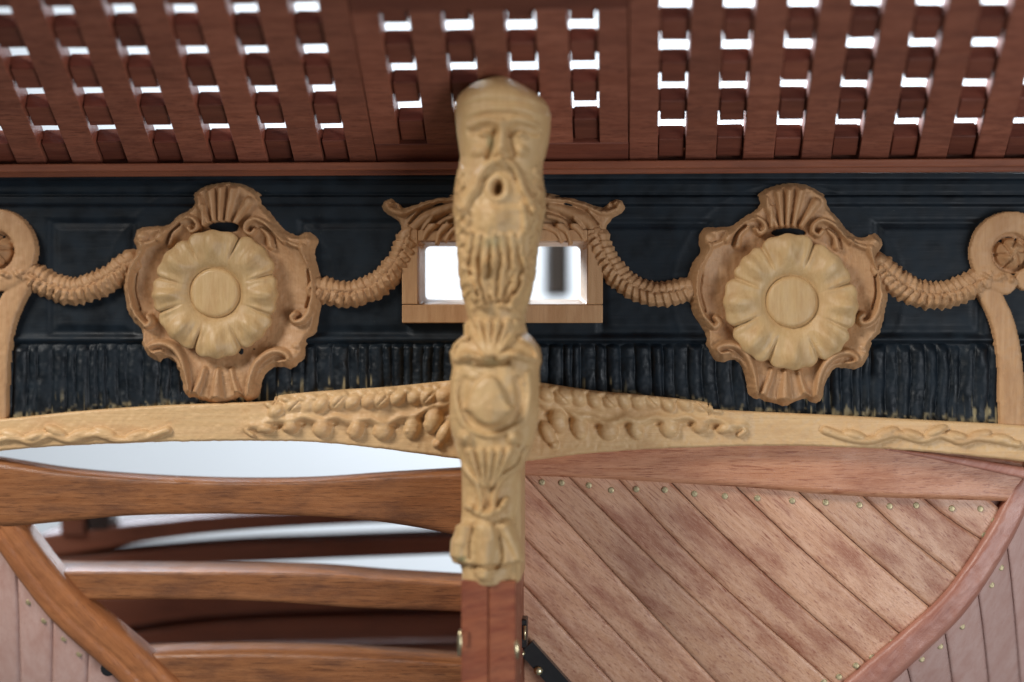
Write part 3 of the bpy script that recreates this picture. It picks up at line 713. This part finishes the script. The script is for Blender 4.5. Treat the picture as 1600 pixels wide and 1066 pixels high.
R.blob(*Z2([(350, 825)])[0], 10, 7, 8, mode='add'); R.blob(*Z2([(480, 835)])[0], 12, 7, 8, mode='add'); Sb(Z2([(310, 800), (410, 805), (520, 800)]), 3, 5)
R.X, R.Y = X_, Y_
# palmette
for x0, x1 in ((230, 370), (300, 388), (380, 402), (450, 415), (530, 430), (600, 450)):
    A(Z3([(x0, 70), ((x0+x1)/2, 190), (x1, 300)]), 8, 9, 3)
# shield scrolls
A(Z3([(330, 320), (240, 300), (150, 330), (115, 270), (160, 190), (225, 175)]), 8, 13, 6); A(Z3([(470, 320), (560, 290), (690, 330), (750, 330), (720, 240), (630, 185)]), 8, 13, 6)
R.blob(*Z3([(215, 300)])[0], 12, 10, 10, mode='add'); R.blob(*Z3([(590, 300)])[0], 14, 11, 10, mode='add')
Sb(Z3([(300, 360), (400, 370), (520, 355)]), 6, 9)
sh = catmull(Z3([(385, 445), (440, 460), (490, 530), (530, 630), (580, 690), (520, 740), (470, 790), (390, 812), (310, 780), (260, 730), (195, 690), (240, 620), (275, 530), (330, 465)]), 6, True)
D = sdf(X_, Y_, sh); R.H += np.clip(D/5, 0, 1)**.5*11+3.5*np.sqrt(np.clip(D, 0, 30)/30)
A(Z3([(150, 430), (140, 600), (190, 780), (300, 860), (400, 880), (500, 860), (640, 790), (690, 600), (680, 430)]), 6, 5)
Sb(Z3([(215, 480), (200, 620), (260, 790), (400, 850), (540, 790), (610, 640), (590, 480)]), 8, 5)
R.blob(*Z3([(215, 900)])[0], 14, 14, 13, mode='add'); R.blob(*Z3([(575, 905)])[0], 15, 14, 13, mode='add'); R.blob(*Z3([(600, 955)])[0], 4, 4, 8, mode='sub')
# lower fan
for x0, x1 in ((250, 330), (320, 345), (380, 362), (440, 380), (500, 395)):
    A(Z4([(x0, 140), ((x0+x1)/2, 250), (x1, 350)]), 8, 9, 3)
A(Z4([(160, 130), (210, 240), (290, 330), (320, 420), (320, 500)]), 7, 9, 5); A(Z4([(610, 130), (560, 230), (460, 300), (410, 400), (400, 500)]), 7, 9, 5)
A(Z4([(240, 480), (300, 515), (370, 525), (450, 490), (480, 440)]), 7, 10, 6); R.blob(*Z4([(258, 478)])[0], 8, 7, 7, mode='add'); R.blob(*Z4([(462, 465)])[0], 8, 8, 7, mode='add')
# collar
A(Z4([(360, 570), (355, 700), (345, 840), (342, 900)]), 22, 9, 13)
A(Z4([(200, 600), (160, 720), (150, 790)]), 15, 8); A(Z4([(480, 600), (540, 700), (580, 790)]), 14, 8)
Sb(Z4([(400, 580), (430, 680), (450, 800), (415, 860)]), 4, 6); Sb(Z4([(280, 590), (250, 700), (250, 800)]), 4, 5)
Sb(Z4([(150, 800), (240, 850), (440, 850), (590, 825)]), 4, 5)
R.H += 1.8*vnoise(X_, Y_, 9, 510)*ss(255, 270, Y_)+.9*vnoise(X_, Y_, 4, 511)
R.H *= np.interp(yy, [120, 185, 240, 300, 920], [.35, .75, 1.0, 1.2, 1.3])[:, None]
Yf = np.interp(yy, [121, 160, 250, 330, 480, 520, 560, 640, 720, 760, 812, 822, 880, 884, 916], [-238, -240, -236, -240, -226, -218, -232, -236, -222, -207, -205, -214, -213, -205, -203])
topround = 30*np.clip(1-(yy-119.5)/26, 0, 1)**2
Yd = (Yf+topround)[:, None]+dz[None]*(52*np.interp(yy, [121, 500, 730, 916], [1.25, 1., .75, .7]))[:, None]
V = at(X_, Y_, Yd).copy(); V[..., 1] -= R.H*(np.abs(np.cos(phi))**.45)[None]
sideL = V[:, :1].copy(); sideR = V[:, -1:].copy(); sideL[..., 1] = -30; sideR[..., 1] = -30
sideL[..., 0] += 14; sideR[..., 0] -= 14
mL = V[:, :1].copy(); mL[..., 1] += 40; mR = V[:, -1:].copy(); mR[..., 1] += 40; mL[..., 0] += 4; mR[..., 0] -= 4
V = np.concatenate([sideL, mL, V, mR, sideR], 1)
nr_, ncc = V.shape[:2]; Fq = gridF(nr_, ncc).tolist()
Fq.append(list(range(ncc))); Fq.append([(nr_-1)*ncc+q for q in range(ncc)][::-1])
hd = mesh('carved_head', V, Fq, M['head'], rud); tag(hd, 'pale carved bearded face with shield and leaf work below')
st = np.exp(-(((X_-766)/5)**2+((Y_-222)/13)**2))*.55+np.exp(-(((X_-771)/17)**2+((Y_-379)/8)**2))*.34+np.exp(-(((X_-769)/14)**2+((Y_-566)/6)**2))*.32+np.exp(-(((X_-722)/6)**2+((Y_-874)/5)**2))*.6
st = np.concatenate([st[:, :1]*0, st[:, :1]*0, st, st[:, :1]*0, st[:, :1]*0], 1)
a = hd.data.attributes.new('stain', 'FLOAT', 'POINT'); a.data.foreach_set('value', st.ravel().astype(np.float32))
# plain stock behind the carving
p0 = at(724, 912, -195); p1 = at(813, 500, -195)
bevel_box('rudder_stock', (p0[0], -192, p0[2]), (p1[0], -60, p1[2]), M['box'], rud, b=6)
# blade of two boards
for xa, xb in ((720.5, 762.6), (763.8, 806)):
    p0 = at(xa, 1130, -200); p1 = at(xb, 908, -200)
    bevel_box('blade_board', (p0[0], -200, p0[2]), (p1[0], -22, p1[2]), M['rud'], rud, b=1.6)
def prism_bar(name, P, wd_, Ya, Yb, mat, parent, b=1.):
    """flat bar along two photo points"""
    a, c = np.array(P[0], float), np.array(P[1], float); e = (c-a)/np.hypot(*(c-a)); nrm = np.array([-e[1], e[0]])*wd_/2
    ring = [a+nrm, c+nrm, c-nrm, a-nrm]
    near = [at(p[0], p[1], Ya) for p in ring]; far = []
    for p in near: q = p.copy(); q[1] = Yb; far.append(q)
    return mesh(name, np.array(near+far), box_pts(None), mat, parent, smooth=False)
def tube(name, P3, r, mat, parent, n=10):
    P3 = np.array(P3, float); V = []
    for k, p in enumerate(P3):
        d = P3[min(k+1, len(P3)-1)]-P3[max(k-1, 0)]; d /= np.linalg.norm(d)
        u = np.cross(d, [0.3, .8, .52]); u /= np.linalg.norm(u); v = np.cross(d, u)
        rr = r if np.isscalar(r) else r[k]
        for q in range(n): V.append(p+rr*(math.cos(2*math.pi*q/n)*u+math.sin(2*math.pi*q/n)*v))
    Fq = [(k*n+q, k*n+(q+1) % n, (k+1)*n+(q+1) % n, (k+1)*n+q) for k in range(len(P3)-1) for q in range(n)]
    Fq += [list(range(n))[::-1], [(len(P3)-1)*n+q for q in range(n)]]
    return mesh(name, V, Fq, mat, parent)
tube('pintle', [at(719.5, 985, -196), at(719.5, 992, -196), at(719, 1000, -196), at(719, 1024, -196)], [2.5, 3.5, 4.6, 3.6], M['brass'], rud)
tube('pintle', [at(806, 1000, -196), at(806, 1006, -196), at(806.5, 1014, -196), at(807, 1030, -196)], [2.5, 4.2, 5., 2.6], M['brass'], rud)
prism_bar('hinge_plate', [(727.5, 986), (727.5, 1008)], 7, -204, -196, M['rud'], rud)

# sternpost
sp0 = at(738, 1130, -16); sp1 = at(812, 600, -16)
sp = empty('sternpost', (float((sp0[0]+sp1[0])/2), 20, sp0[2]), 'dark red brown sternpost hidden behind the rudder blade', 'sternpost')
bevel_box('post', (sp0[0], -17, sp0[2]), (sp1[0]+4, 60, sp1[2]), M['rud'], sp, b=2)

# ------------------------------------------------------------------ planked hull side
def hullY(px, py):
    px = np.asarray(px, float); py = np.asarray(py, float)
    return 16+.00035*np.maximum(py-740, 0)**2+.00022*np.maximum(px-1250, 0)**2
wt_top = curve_y([(800, 722), (821, 716), (934, 692), (1088, 684), (1241, 684), (1395, 690), (1580, 715), (1640, 730)])
wt_bot = curve_y([(800, 742), (818, 743), (934, 748), (1052, 755), (1170, 762), (1293, 773), (1421, 779), (1559, 783), (1640, 788)])
def ptsY(X_, Y_, lift): return at(X_, Y_, hullY(X_, Y_)-lift)
def strip(name, xs, ft, fb, Yfun, thick, nv, mat, parent=None, bulge=2.):
    """board between two curves, rounded front, real thickness"""
    v = np.linspace(0, 1, nv); X_, Vv = np.meshgrid(xs, v); Y_ = ft(X_)+(fb(X_)-ft(X_))*Vv
    V = at(X_, Y_, Yfun(X_, Y_)).copy()
    edge = np.minimum(Vv, 1-Vv)*(fb(X_)-ft(X_)); V[..., 1] += bulge*np.clip(1-edge/3., 0, 1)**2
    V[..., 1] -= .8*vnoise(X_, Y_, 25, 620)
    top = V[0].copy(); top[:, 1] += thick; bot = V[-1].copy(); bot[:, 1] += thick
    V = np.concatenate([top[None], V, bot[None]], 0)
    nr, ncol = V.shape[:2]; Fq = gridF(nr, ncol).tolist()
    Fq.append([r*ncol for r in range(nr)]); Fq.append([r*ncol+ncol-1 for r in range(nr)][::-1])
    return mesh(name, V, Fq, mat, parent)
o = strip('wing_transom', np.linspace(812, 1600, 160), wt_top, wt_bot, lambda x, y: hullY(x, y)-13, 30, 10, M['wing']); tag(o, 'glossy pinkish brown timber lying along the upper ends of the diagonal planks', 'timber')
capt = curve_y([(1380, 700), (1480, 712), (1580, 727), (1680, 745)]); capb = curve_y([(1380, 702), (1480, 722), (1580, 744), (1680, 765)])
o = strip('edge_strip', np.linspace(1385, 1680, 50), capt, capb, lambda x, y: 0*x-8, 30, 6, M['fashion2']); tag(o, 'dark red sliver of wood between pale moulding and planked hull timber', 'timber')

hull = empty('hull_planking', at(1150, 1130, 60), 'diagonal pinkish planking of the hull side fastened with brass nails', 'planking')
def Z8(P): return [(780+x/1.951, 640+y/1.951) for x, y in P]
def ext(P, y=1135.):
    (xa, ya), (xb, yb) = P[-2], P[-1]; t = (y-yb)/(yb-ya); return list(P)+[(xb+(xb-xa)*t, y)]
seams = [ext(Z8([(-10, 640), (70, 720), (180, 830)])), ext(Z8([(-10, 445), (65, 525), (200, 672), (340, 825)])), ext(Z8([(-10, 300), (65, 380), (280, 600), (500, 830)])),
         ext(Z8([(20, 140), (92, 218), (370, 520), (660, 830)])), ext(Z8([(150, 140), (212, 206), (480, 470), (870, 830)])), ext(Z8([(300, 140), (365, 215), (640, 500), (1010, 830)])),
         ext(Z8([(450, 140), (527, 225), (770, 465), (1135, 785)])), ext(Z8([(635, 140), (735, 248), (960, 460), (1240, 700)])), ext(Z8([(800, 140), (912, 250), (1110, 430), (1345, 630)])),
         ext(Z8([(980, 140), (1110, 265), (1240, 385), (1415, 525)])), ext(Z8([(1160, 140), (1300, 276), (1390, 345), (1495, 412)])), ext(Z8([(1350, 140), (1490, 270), (1560, 330), (1640, 392)]))]
seams.insert(0, ext(Z8([(-10, 800), (70, 890)])))
seams = [catmull(s_, 8) for s_ in seams]
def resample(P, n):
    d = np.concatenate([[0], np.cumsum(np.hypot(*np.diff(P, axis=0).T))]); t = np.linspace(0, d[-1], n)
    return np.stack([np.interp(t, d, P[:, 0]), np.interp(t, d, P[:, 1])], -1)
# inner edge of the curved fashion piece
fp_mid = catmull([(1640, 720), (1598, 768), (1566, 830), (1528, 892), (1486, 948), (1436, 996), (1384, 1042), (1330, 1090), (1290, 1130)], 12)
planks = []
rp = np.random.RandomState(9)
for k_ in range(len(seams)-1):
    A_, B_ = seams[k_], seams[k_+1]
    # cut at the timber (top) and at the fashion piece (right); planks tuck under both
    def cut(P):
        P = P[P[:, 1] > wt_bot(P[:, 0])-14] if (P[:, 0] > 812).any() else P
        return P
    def trim(P):
        d, s_, sg, L = pd(P[:, 0], P[:, 1], fp_mid)
        return P[(sg > -2)] if False else P
    ys_ = np.linspace(690, 1134, 70)
    fa = np.interp(ys_, A_[:, 1], A_[:, 0]); fb_ = np.interp(ys_, B_[:, 1], B_[:, 0])
    gap = rp.uniform(.55, 1.1); nv = 13
    v = np.linspace(0, 1, nv); Xg = (fa+gap)[:, None]*(1-v)+(fb_-gap)[:, None]*v; Yg = np.repeat(ys_[:, None], nv, 1)
    fpx = np.interp(ys_, fp_mid[:, 1], fp_mid[:, 0])[:, None]
    Xg = np.minimum(Xg, fpx)            # end under the fashion piece
    Xg = np.maximum(Xg, 806.)
    lift = rp.uniform(-.7, .9)-.8*(np.abs(2*v-1)**12)[None]+.7*vnoise(Xg, Yg, 22, 640+k_)
    V = at(Xg, Yg, hullY(Xg, Yg)-lift)
    ok = (Yg > wt_bot(np.clip(Xg, 800, 1640))-12) & (Xg < fpx-.01) & (Xg > 806.01)
    keep = ok[:-1, :-1] | ok[1:, :-1] | ok[1:, 1:] | ok[:-1, 1:]
    if keep.sum() < 3: continue
    # thickness: side walls
    e0 = V[:, :1].copy(); e0[..., 1] += 12; e1 = V[:, -1:].copy(); e1[..., 1] += 12
    V = np.concatenate([e0, V, e1], 1); keep = np.concatenate([keep[:, :1], keep, keep[:, -1:]], 1)
    p = mesh('plank', V, gridF(*V.shape[:2], keep=keep), M['plank'], hull); planks.append((p, A_, B_))
# dark backing sheet added so that no light shows through the seams
xs = np.linspace(800, 1640, 60); ys_ = np.linspace(715, 1134, 40); X_, Y_ = np.meshgrid(xs, ys_)
fpx = np.interp(Y_, fp_mid[:, 1], fp_mid[:, 0]); X_ = np.minimum(X_, fpx)
mesh('seam_backing', at(X_, Y_, hullY(X_, Y_)+9), gridF(*X_.shape), M['deep'], hull)
NAILS = Z8([(130, 222), (190, 224), (273, 231), (341, 246), (418, 243), (505, 245), (595, 257), (688, 264), (787, 270), (893, 278), (995, 283), (1098, 291), (1190, 295), (1271, 292), (1380, 302), (1467, 303), (1510, 340), (1480, 384), (1461, 439), (1420, 489), (1391, 542), (1348, 586), (1303, 627), (1261, 672), (1200, 709), (1137, 756), (1088, 781), (1036, 815), (990, 830)])
nail_proto = None
def nail(px, py, Y, parent):
    global nail_proto
    c = at(px, py, Y)
    if nail_proto is None:
        V = []; n = 14
        for r, h in ((5.0, -3), (5.0, .5), (4.2, .9), (1.6, 1.0)):
            for q in range(n): V.append(c+np.array([r*math.cos(2*math.pi*q/n), -h, r*math.sin(2*math.pi*q/n)]))
        Fq = [(k*n+q, (k+1)*n+q, (k+1)*n+(q+1) % n, k*n+(q+1) % n) for k in range(3) for q in range(n)]+[[3*n+q for q in range(n)][::-1]]
        nail_proto = mesh('nail', V, Fq, M['nail'], parent, origin=c); return nail_proto
    return copy_of(nail_proto, c, parent)
for (x, y) in NAILS:
    par = hull
    for (p, A_, B_) in planks:
        if np.interp(y, A_[:, 1], A_[:, 0]) <= x < np.interp(y, B_[:, 1], B_[:, 0]): par = p
    nail(x, y, float(hullY(x, y))-.6, par)

def band(name, mid, w0, w1, Yfun, hgt, mat, label, cat, group=None, seedn=700, groove=0.):
    """half-round curved timber following a line drawn in photo pixels"""
    c = resample(mid, 130); t = np.gradient(c, axis=0); t /= np.hypot(t[:, 0], t[:, 1])[:, None]; nn = np.stack([-t[:, 1], t[:, 0]], -1)
    a = np.linspace(-1, 1, 19); ww = np.linspace(w0, w1, len(c))[:, None]
    P = c[:, None, :]+nn[:, None, :]*(a[None, :, None]*ww[..., None])
    prof = hgt*np.clip(1-np.abs(a)**5, 0, 1)**.7-groove*np.exp(-((a-.15)/.08)**2)
    Yb = Yfun(P[..., 0], P[..., 1])
    V = at(P[..., 0], P[..., 1], Yb).copy(); V[..., 1] -= prof[None]+1.6*vnoise(P[..., 0], P[..., 1], 12, seedn)+.8*vnoise(P[..., 0], P[..., 1], 5, seedn+1)
    l = V[:, :1].copy(); l[..., 1] += 40; r = V[:, -1:].copy(); r[..., 1] += 40
    V = np.concatenate([l, V, r], 1)
    return tag(mesh(name, V, gridF(*V.shape[:2]), mat), label, cat, group)
band('fashion_piece', fp_mid, 18, 27, lambda x, y: hullY(np.minimum(x, 1600), y)-3, 12, M['fashion2'], 'curved dark red rounded timber edging the diagonal planking', 'timber', 'curved edge timbers of the stern')

# hull side beyond each curved timber: planks curving away forward
def side_planks(curve, tops, bots, offs, slope, label, nails_at):
    cs = curve[np.argsort(curve[:, 0])]
    s = empty('side_planking', at((bots[0]+bots[-1])/2, 1140, 100), label, 'planking', 'outer side planking of the hull')
    ytop = lambda x: np.interp(x, cs[:, 0], cs[:, 1])
    rs = np.random.RandomState(int(abs(tops[0])))
    made = []
    def surf(xt, xb, n, m_, back, lift):
        v = np.linspace(0, 1, n); t = np.linspace(0, 1, m_)[:, None]
        x0 = xt[0]*(1-v)+xt[1]*v; x1 = xb[0]*(1-v)+xb[1]*v
        y0 = ytop(x0); Yp_ = y0+(1150-y0)*t; Xp = x0+(x1-x0)*t**.7
        d, _, _, _ = pd(Xp, Yp_, curve)
        return at(Xp, Yp_, offs(Xp, Yp_)+slope*d+.0012*d*d+back-lift*(1-np.abs(2*v-1)**6)[None]-.8*vnoise(Xp, Yp_, 30, 930))
    for q in range(len(tops)-1):
        V = surf((tops[q]+.8, tops[q+1]-.8), (bots[q]+.8, bots[q+1]-.8), 12, 30, 0, 2+rs.uniform(-.6, .8))
        a = V[:, :1].copy(); a[..., 1] += 12; b_ = V[:, -1:].copy(); b_[..., 1] += 12
        V = np.concatenate([a, V, b_], 1)
        made.append((mesh('plank', V, gridF(*V.shape[:2]), M['side'], s), V))
    mesh('seam_backing', surf((tops[0], tops[-1]), (bots[0], bots[-1]), 40, 30, 9, 0), gridF(30, 40), M['deep'], s)  # added dark sheet, keeps the bright wall out of the seams
    for (x, y) in nails_at:
        d = float(pd(np.array([x]), np.array([y]), curve)[0][0]); c = at(x, y, float(offs(x, y))+slope*d+.0012*d*d-2.2)
        par = min(made, key=lambda mv: np.linalg.norm(mv[1].reshape(-1, 3)-c, axis=1).min())[0]
        copy_of(nail_proto, c, par)
    return s
side_planks(fp_mid, [1300, 1352, 1408, 1470, 1522, 1568, 1606, 1640], [1330, 1392, 1440, 1497, 1552, 1600, 1655, 1720], lambda x, y: hullY(np.minimum(x, 1600), y)-4, .6, 'pale lilac tinted hull planks beyond the dark red curved edge timber', [(1564, 887), (1549, 914), (1503, 979), (1469, 1010), (1440, 1030)])

# black gudgeon strap on the planking
gs = empty('gudgeon_strap', at(850, 1100, 5), 'black iron rudder strap with brass studs on the diagonal planking', 'strap')
prism_bar('strap', [(822, 1012), (905, 1104)], 27, 6, 30, M['iron'], gs)
bevel_box('strap_eye', tuple(at(811, 1013, -40)), tuple(at(823, 968, -40)+np.array([0, 44, 0])), M['iron'], gs, b=2)
tube('strap_pin', [at(820, 1000, -44), at(820, 978, -44)], 2.2, M['brass'], gs)
for x, y, r in ((816, 1021, 5), (841, 1048, 7.5), (868, 1078, 7.5)):
    c = at(x, y, 6); tube('stud', [c, c+np.array([0, -4, 0]), c+np.array([0, -6, 0])], [r, r*.9, r*.4], M['brass'], gs, 12)

# ------------------------------------------------------------------ open framed hull (left)
def timber(ft, fb, x0, x1, Ya, thick, slope, mat, label, name='transom_timber', group='cross timbers of the open hull', back_drop=0., n=120):
    """cross timber between two photo curves; top and bottom faces run forward, top face falling aft"""
    xs = np.linspace(x0, x1, n); nv = 12; v = np.linspace(0, 1, nv); X_, Vv = np.meshgrid(xs, v)
    T, B = ft(X_), fb(X_); Y_ = T+(B-T)*Vv
    V = at(X_, Y_, Ya).copy(); edge = np.minimum(Vv, 1-Vv)*(B-T)
    V[..., 1] += 2.*np.clip(1-edge/3., 0, 1)**2-.9*vnoise(X_, Y_, 20, 800)
    top = V[0].copy(); top[:, 1] += thick; top[:, 2] += slope
    bot = V[-1].copy(); bot[:, 1] += thick; bot[:, 2] += back_drop
    V = np.concatenate([top[None], V, bot[None]], 0); nr, ncol = V.shape[:2]
    Fq = gridF(nr, ncol).tolist(); Fq.append([r*ncol for r in range(nr)]); Fq.append([r*ncol+ncol-1 for r in range(nr)][::-1])
    Fq += [(ncol*(nr-1)+i, i, i+1, ncol*(nr-1)+i+1)[::-1] for i in range(ncol-1)]
    o = mesh(name, V, Fq, mat); tag(o, label, 'timber', group); return o
cy_ = curve_y
timber(cy_([(-160, 700), (-60, 714), (0, 723), (100, 738), (220, 748), (350, 753), (480, 752), (600, 744), (715, 737), (760, 734)]), cy_([(-160, 826), (0, 823), (100, 815), (200, 806), (330, 803), (450, 805), (560, 812), (650, 824), (715, 837), (760, 846)]), -160, 745, -16, 60, 3, M['timber'], 'broad brown cross timber with arched edges, highest in the open hull')
timber(cy_([(40, 890), (75, 892), (200, 893), (350, 894), (480, 896), (600, 905), (715, 912), (760, 915)]), cy_([(40, 936), (90, 938), (200, 937), (330, 937), (450, 942), (560, 950), (715, 956), (760, 958)]), 62, 745, 20, 95, 5, M['timber'], 'golden brown cross timber with pale top, middle one of the open hull')
timber(cy_([(180, 1026), (215, 1024), (300, 1021), (450, 1021), (600, 1028), (715, 1036), (760, 1040)]), cy_([(180, 1110), (400, 1110), (760, 1112)]), 196, 745, 24, 95, 2, M['timber'], 'red brown cross timber with pale top edge, lowest in the open hull')
D_ = 'blurred dark timber deep inside the open hull'
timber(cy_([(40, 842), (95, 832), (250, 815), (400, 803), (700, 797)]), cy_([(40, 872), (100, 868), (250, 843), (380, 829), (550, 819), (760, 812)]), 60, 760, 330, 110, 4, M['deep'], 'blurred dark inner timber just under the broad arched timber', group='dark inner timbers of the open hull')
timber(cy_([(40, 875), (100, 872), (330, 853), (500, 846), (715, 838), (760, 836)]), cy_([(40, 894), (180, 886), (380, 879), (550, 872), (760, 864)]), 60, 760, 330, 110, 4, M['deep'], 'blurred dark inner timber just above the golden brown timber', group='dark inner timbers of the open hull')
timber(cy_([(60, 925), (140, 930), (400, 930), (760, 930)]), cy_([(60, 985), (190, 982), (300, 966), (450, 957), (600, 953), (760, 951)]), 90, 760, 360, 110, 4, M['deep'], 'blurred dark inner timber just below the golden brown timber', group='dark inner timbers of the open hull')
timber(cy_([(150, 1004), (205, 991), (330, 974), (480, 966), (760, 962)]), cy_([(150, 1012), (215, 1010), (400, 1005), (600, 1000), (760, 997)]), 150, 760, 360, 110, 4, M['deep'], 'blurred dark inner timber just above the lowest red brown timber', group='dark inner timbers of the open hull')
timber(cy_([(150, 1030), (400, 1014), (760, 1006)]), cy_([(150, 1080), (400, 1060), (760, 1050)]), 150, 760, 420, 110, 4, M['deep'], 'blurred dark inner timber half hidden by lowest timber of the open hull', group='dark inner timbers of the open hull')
# upright inner frames at the far side
for (x0, x1, y0, y1, Yd_, lab) in ((94, 168, 800, 838, 320, 'short dark upright block behind the broad arched timber near the curved edge timber'),):
    a = at(x0, y1, Yd_); b_ = at(x1, y0, Yd_)
    t_ = empty('inner_frame', ((a[0]+b_[0])/2, Yd_+40, a[2]), lab, 'timber')
    bevel_box('upright', (a[0], Yd_, a[2]), (a[0]+(b_[0]-a[0])*.5, Yd_+80, b_[2]), M['deep'], t_, b=3)
    bevel_box('block', (a[0]+(b_[0]-a[0])*.5+2, Yd_+10, a[2]+8), (b_[0], Yd_+70, b_[2]), M['iron'], t_, b=3)

fl = catmull([(-30, 770), (0, 813), (24, 848), (61, 899), (109, 955), (188, 1024), (234, 1066), (300, 1125)], 12)
fpl = band('fashion_piece', fl, 27, 34, lambda x, y: 0*x+.00025*np.maximum(y-760, 0)**2, 15, M['fashion'], 'curved orange brown timber edging the open framed hull', 'timber', 'curved edge timbers of the stern', 720, groove=5.)
c = at(166, 1047, 2); tube('hole_shade_disc', [c+np.array([0, 20, 0]), c+np.array([0, 10, 0]), c+np.array([0, 9.9, 0])], [12, 12, 11.5], M['iron'], fpl, 14)  # black disc added for the dark inside of a hole
side_planks(fl, [-30, 28-4, 84, 142, 200, 262, 300], [-40, 34, 80, 132, 190, 250, 300], lambda x, y: 6+.00025*np.maximum(y-760, 0)**2, .45, 'pinkish hull planks beside the curved orange brown timber of the open hull', [(45, 941), (69, 970), (100, 998), (124, 1022)])
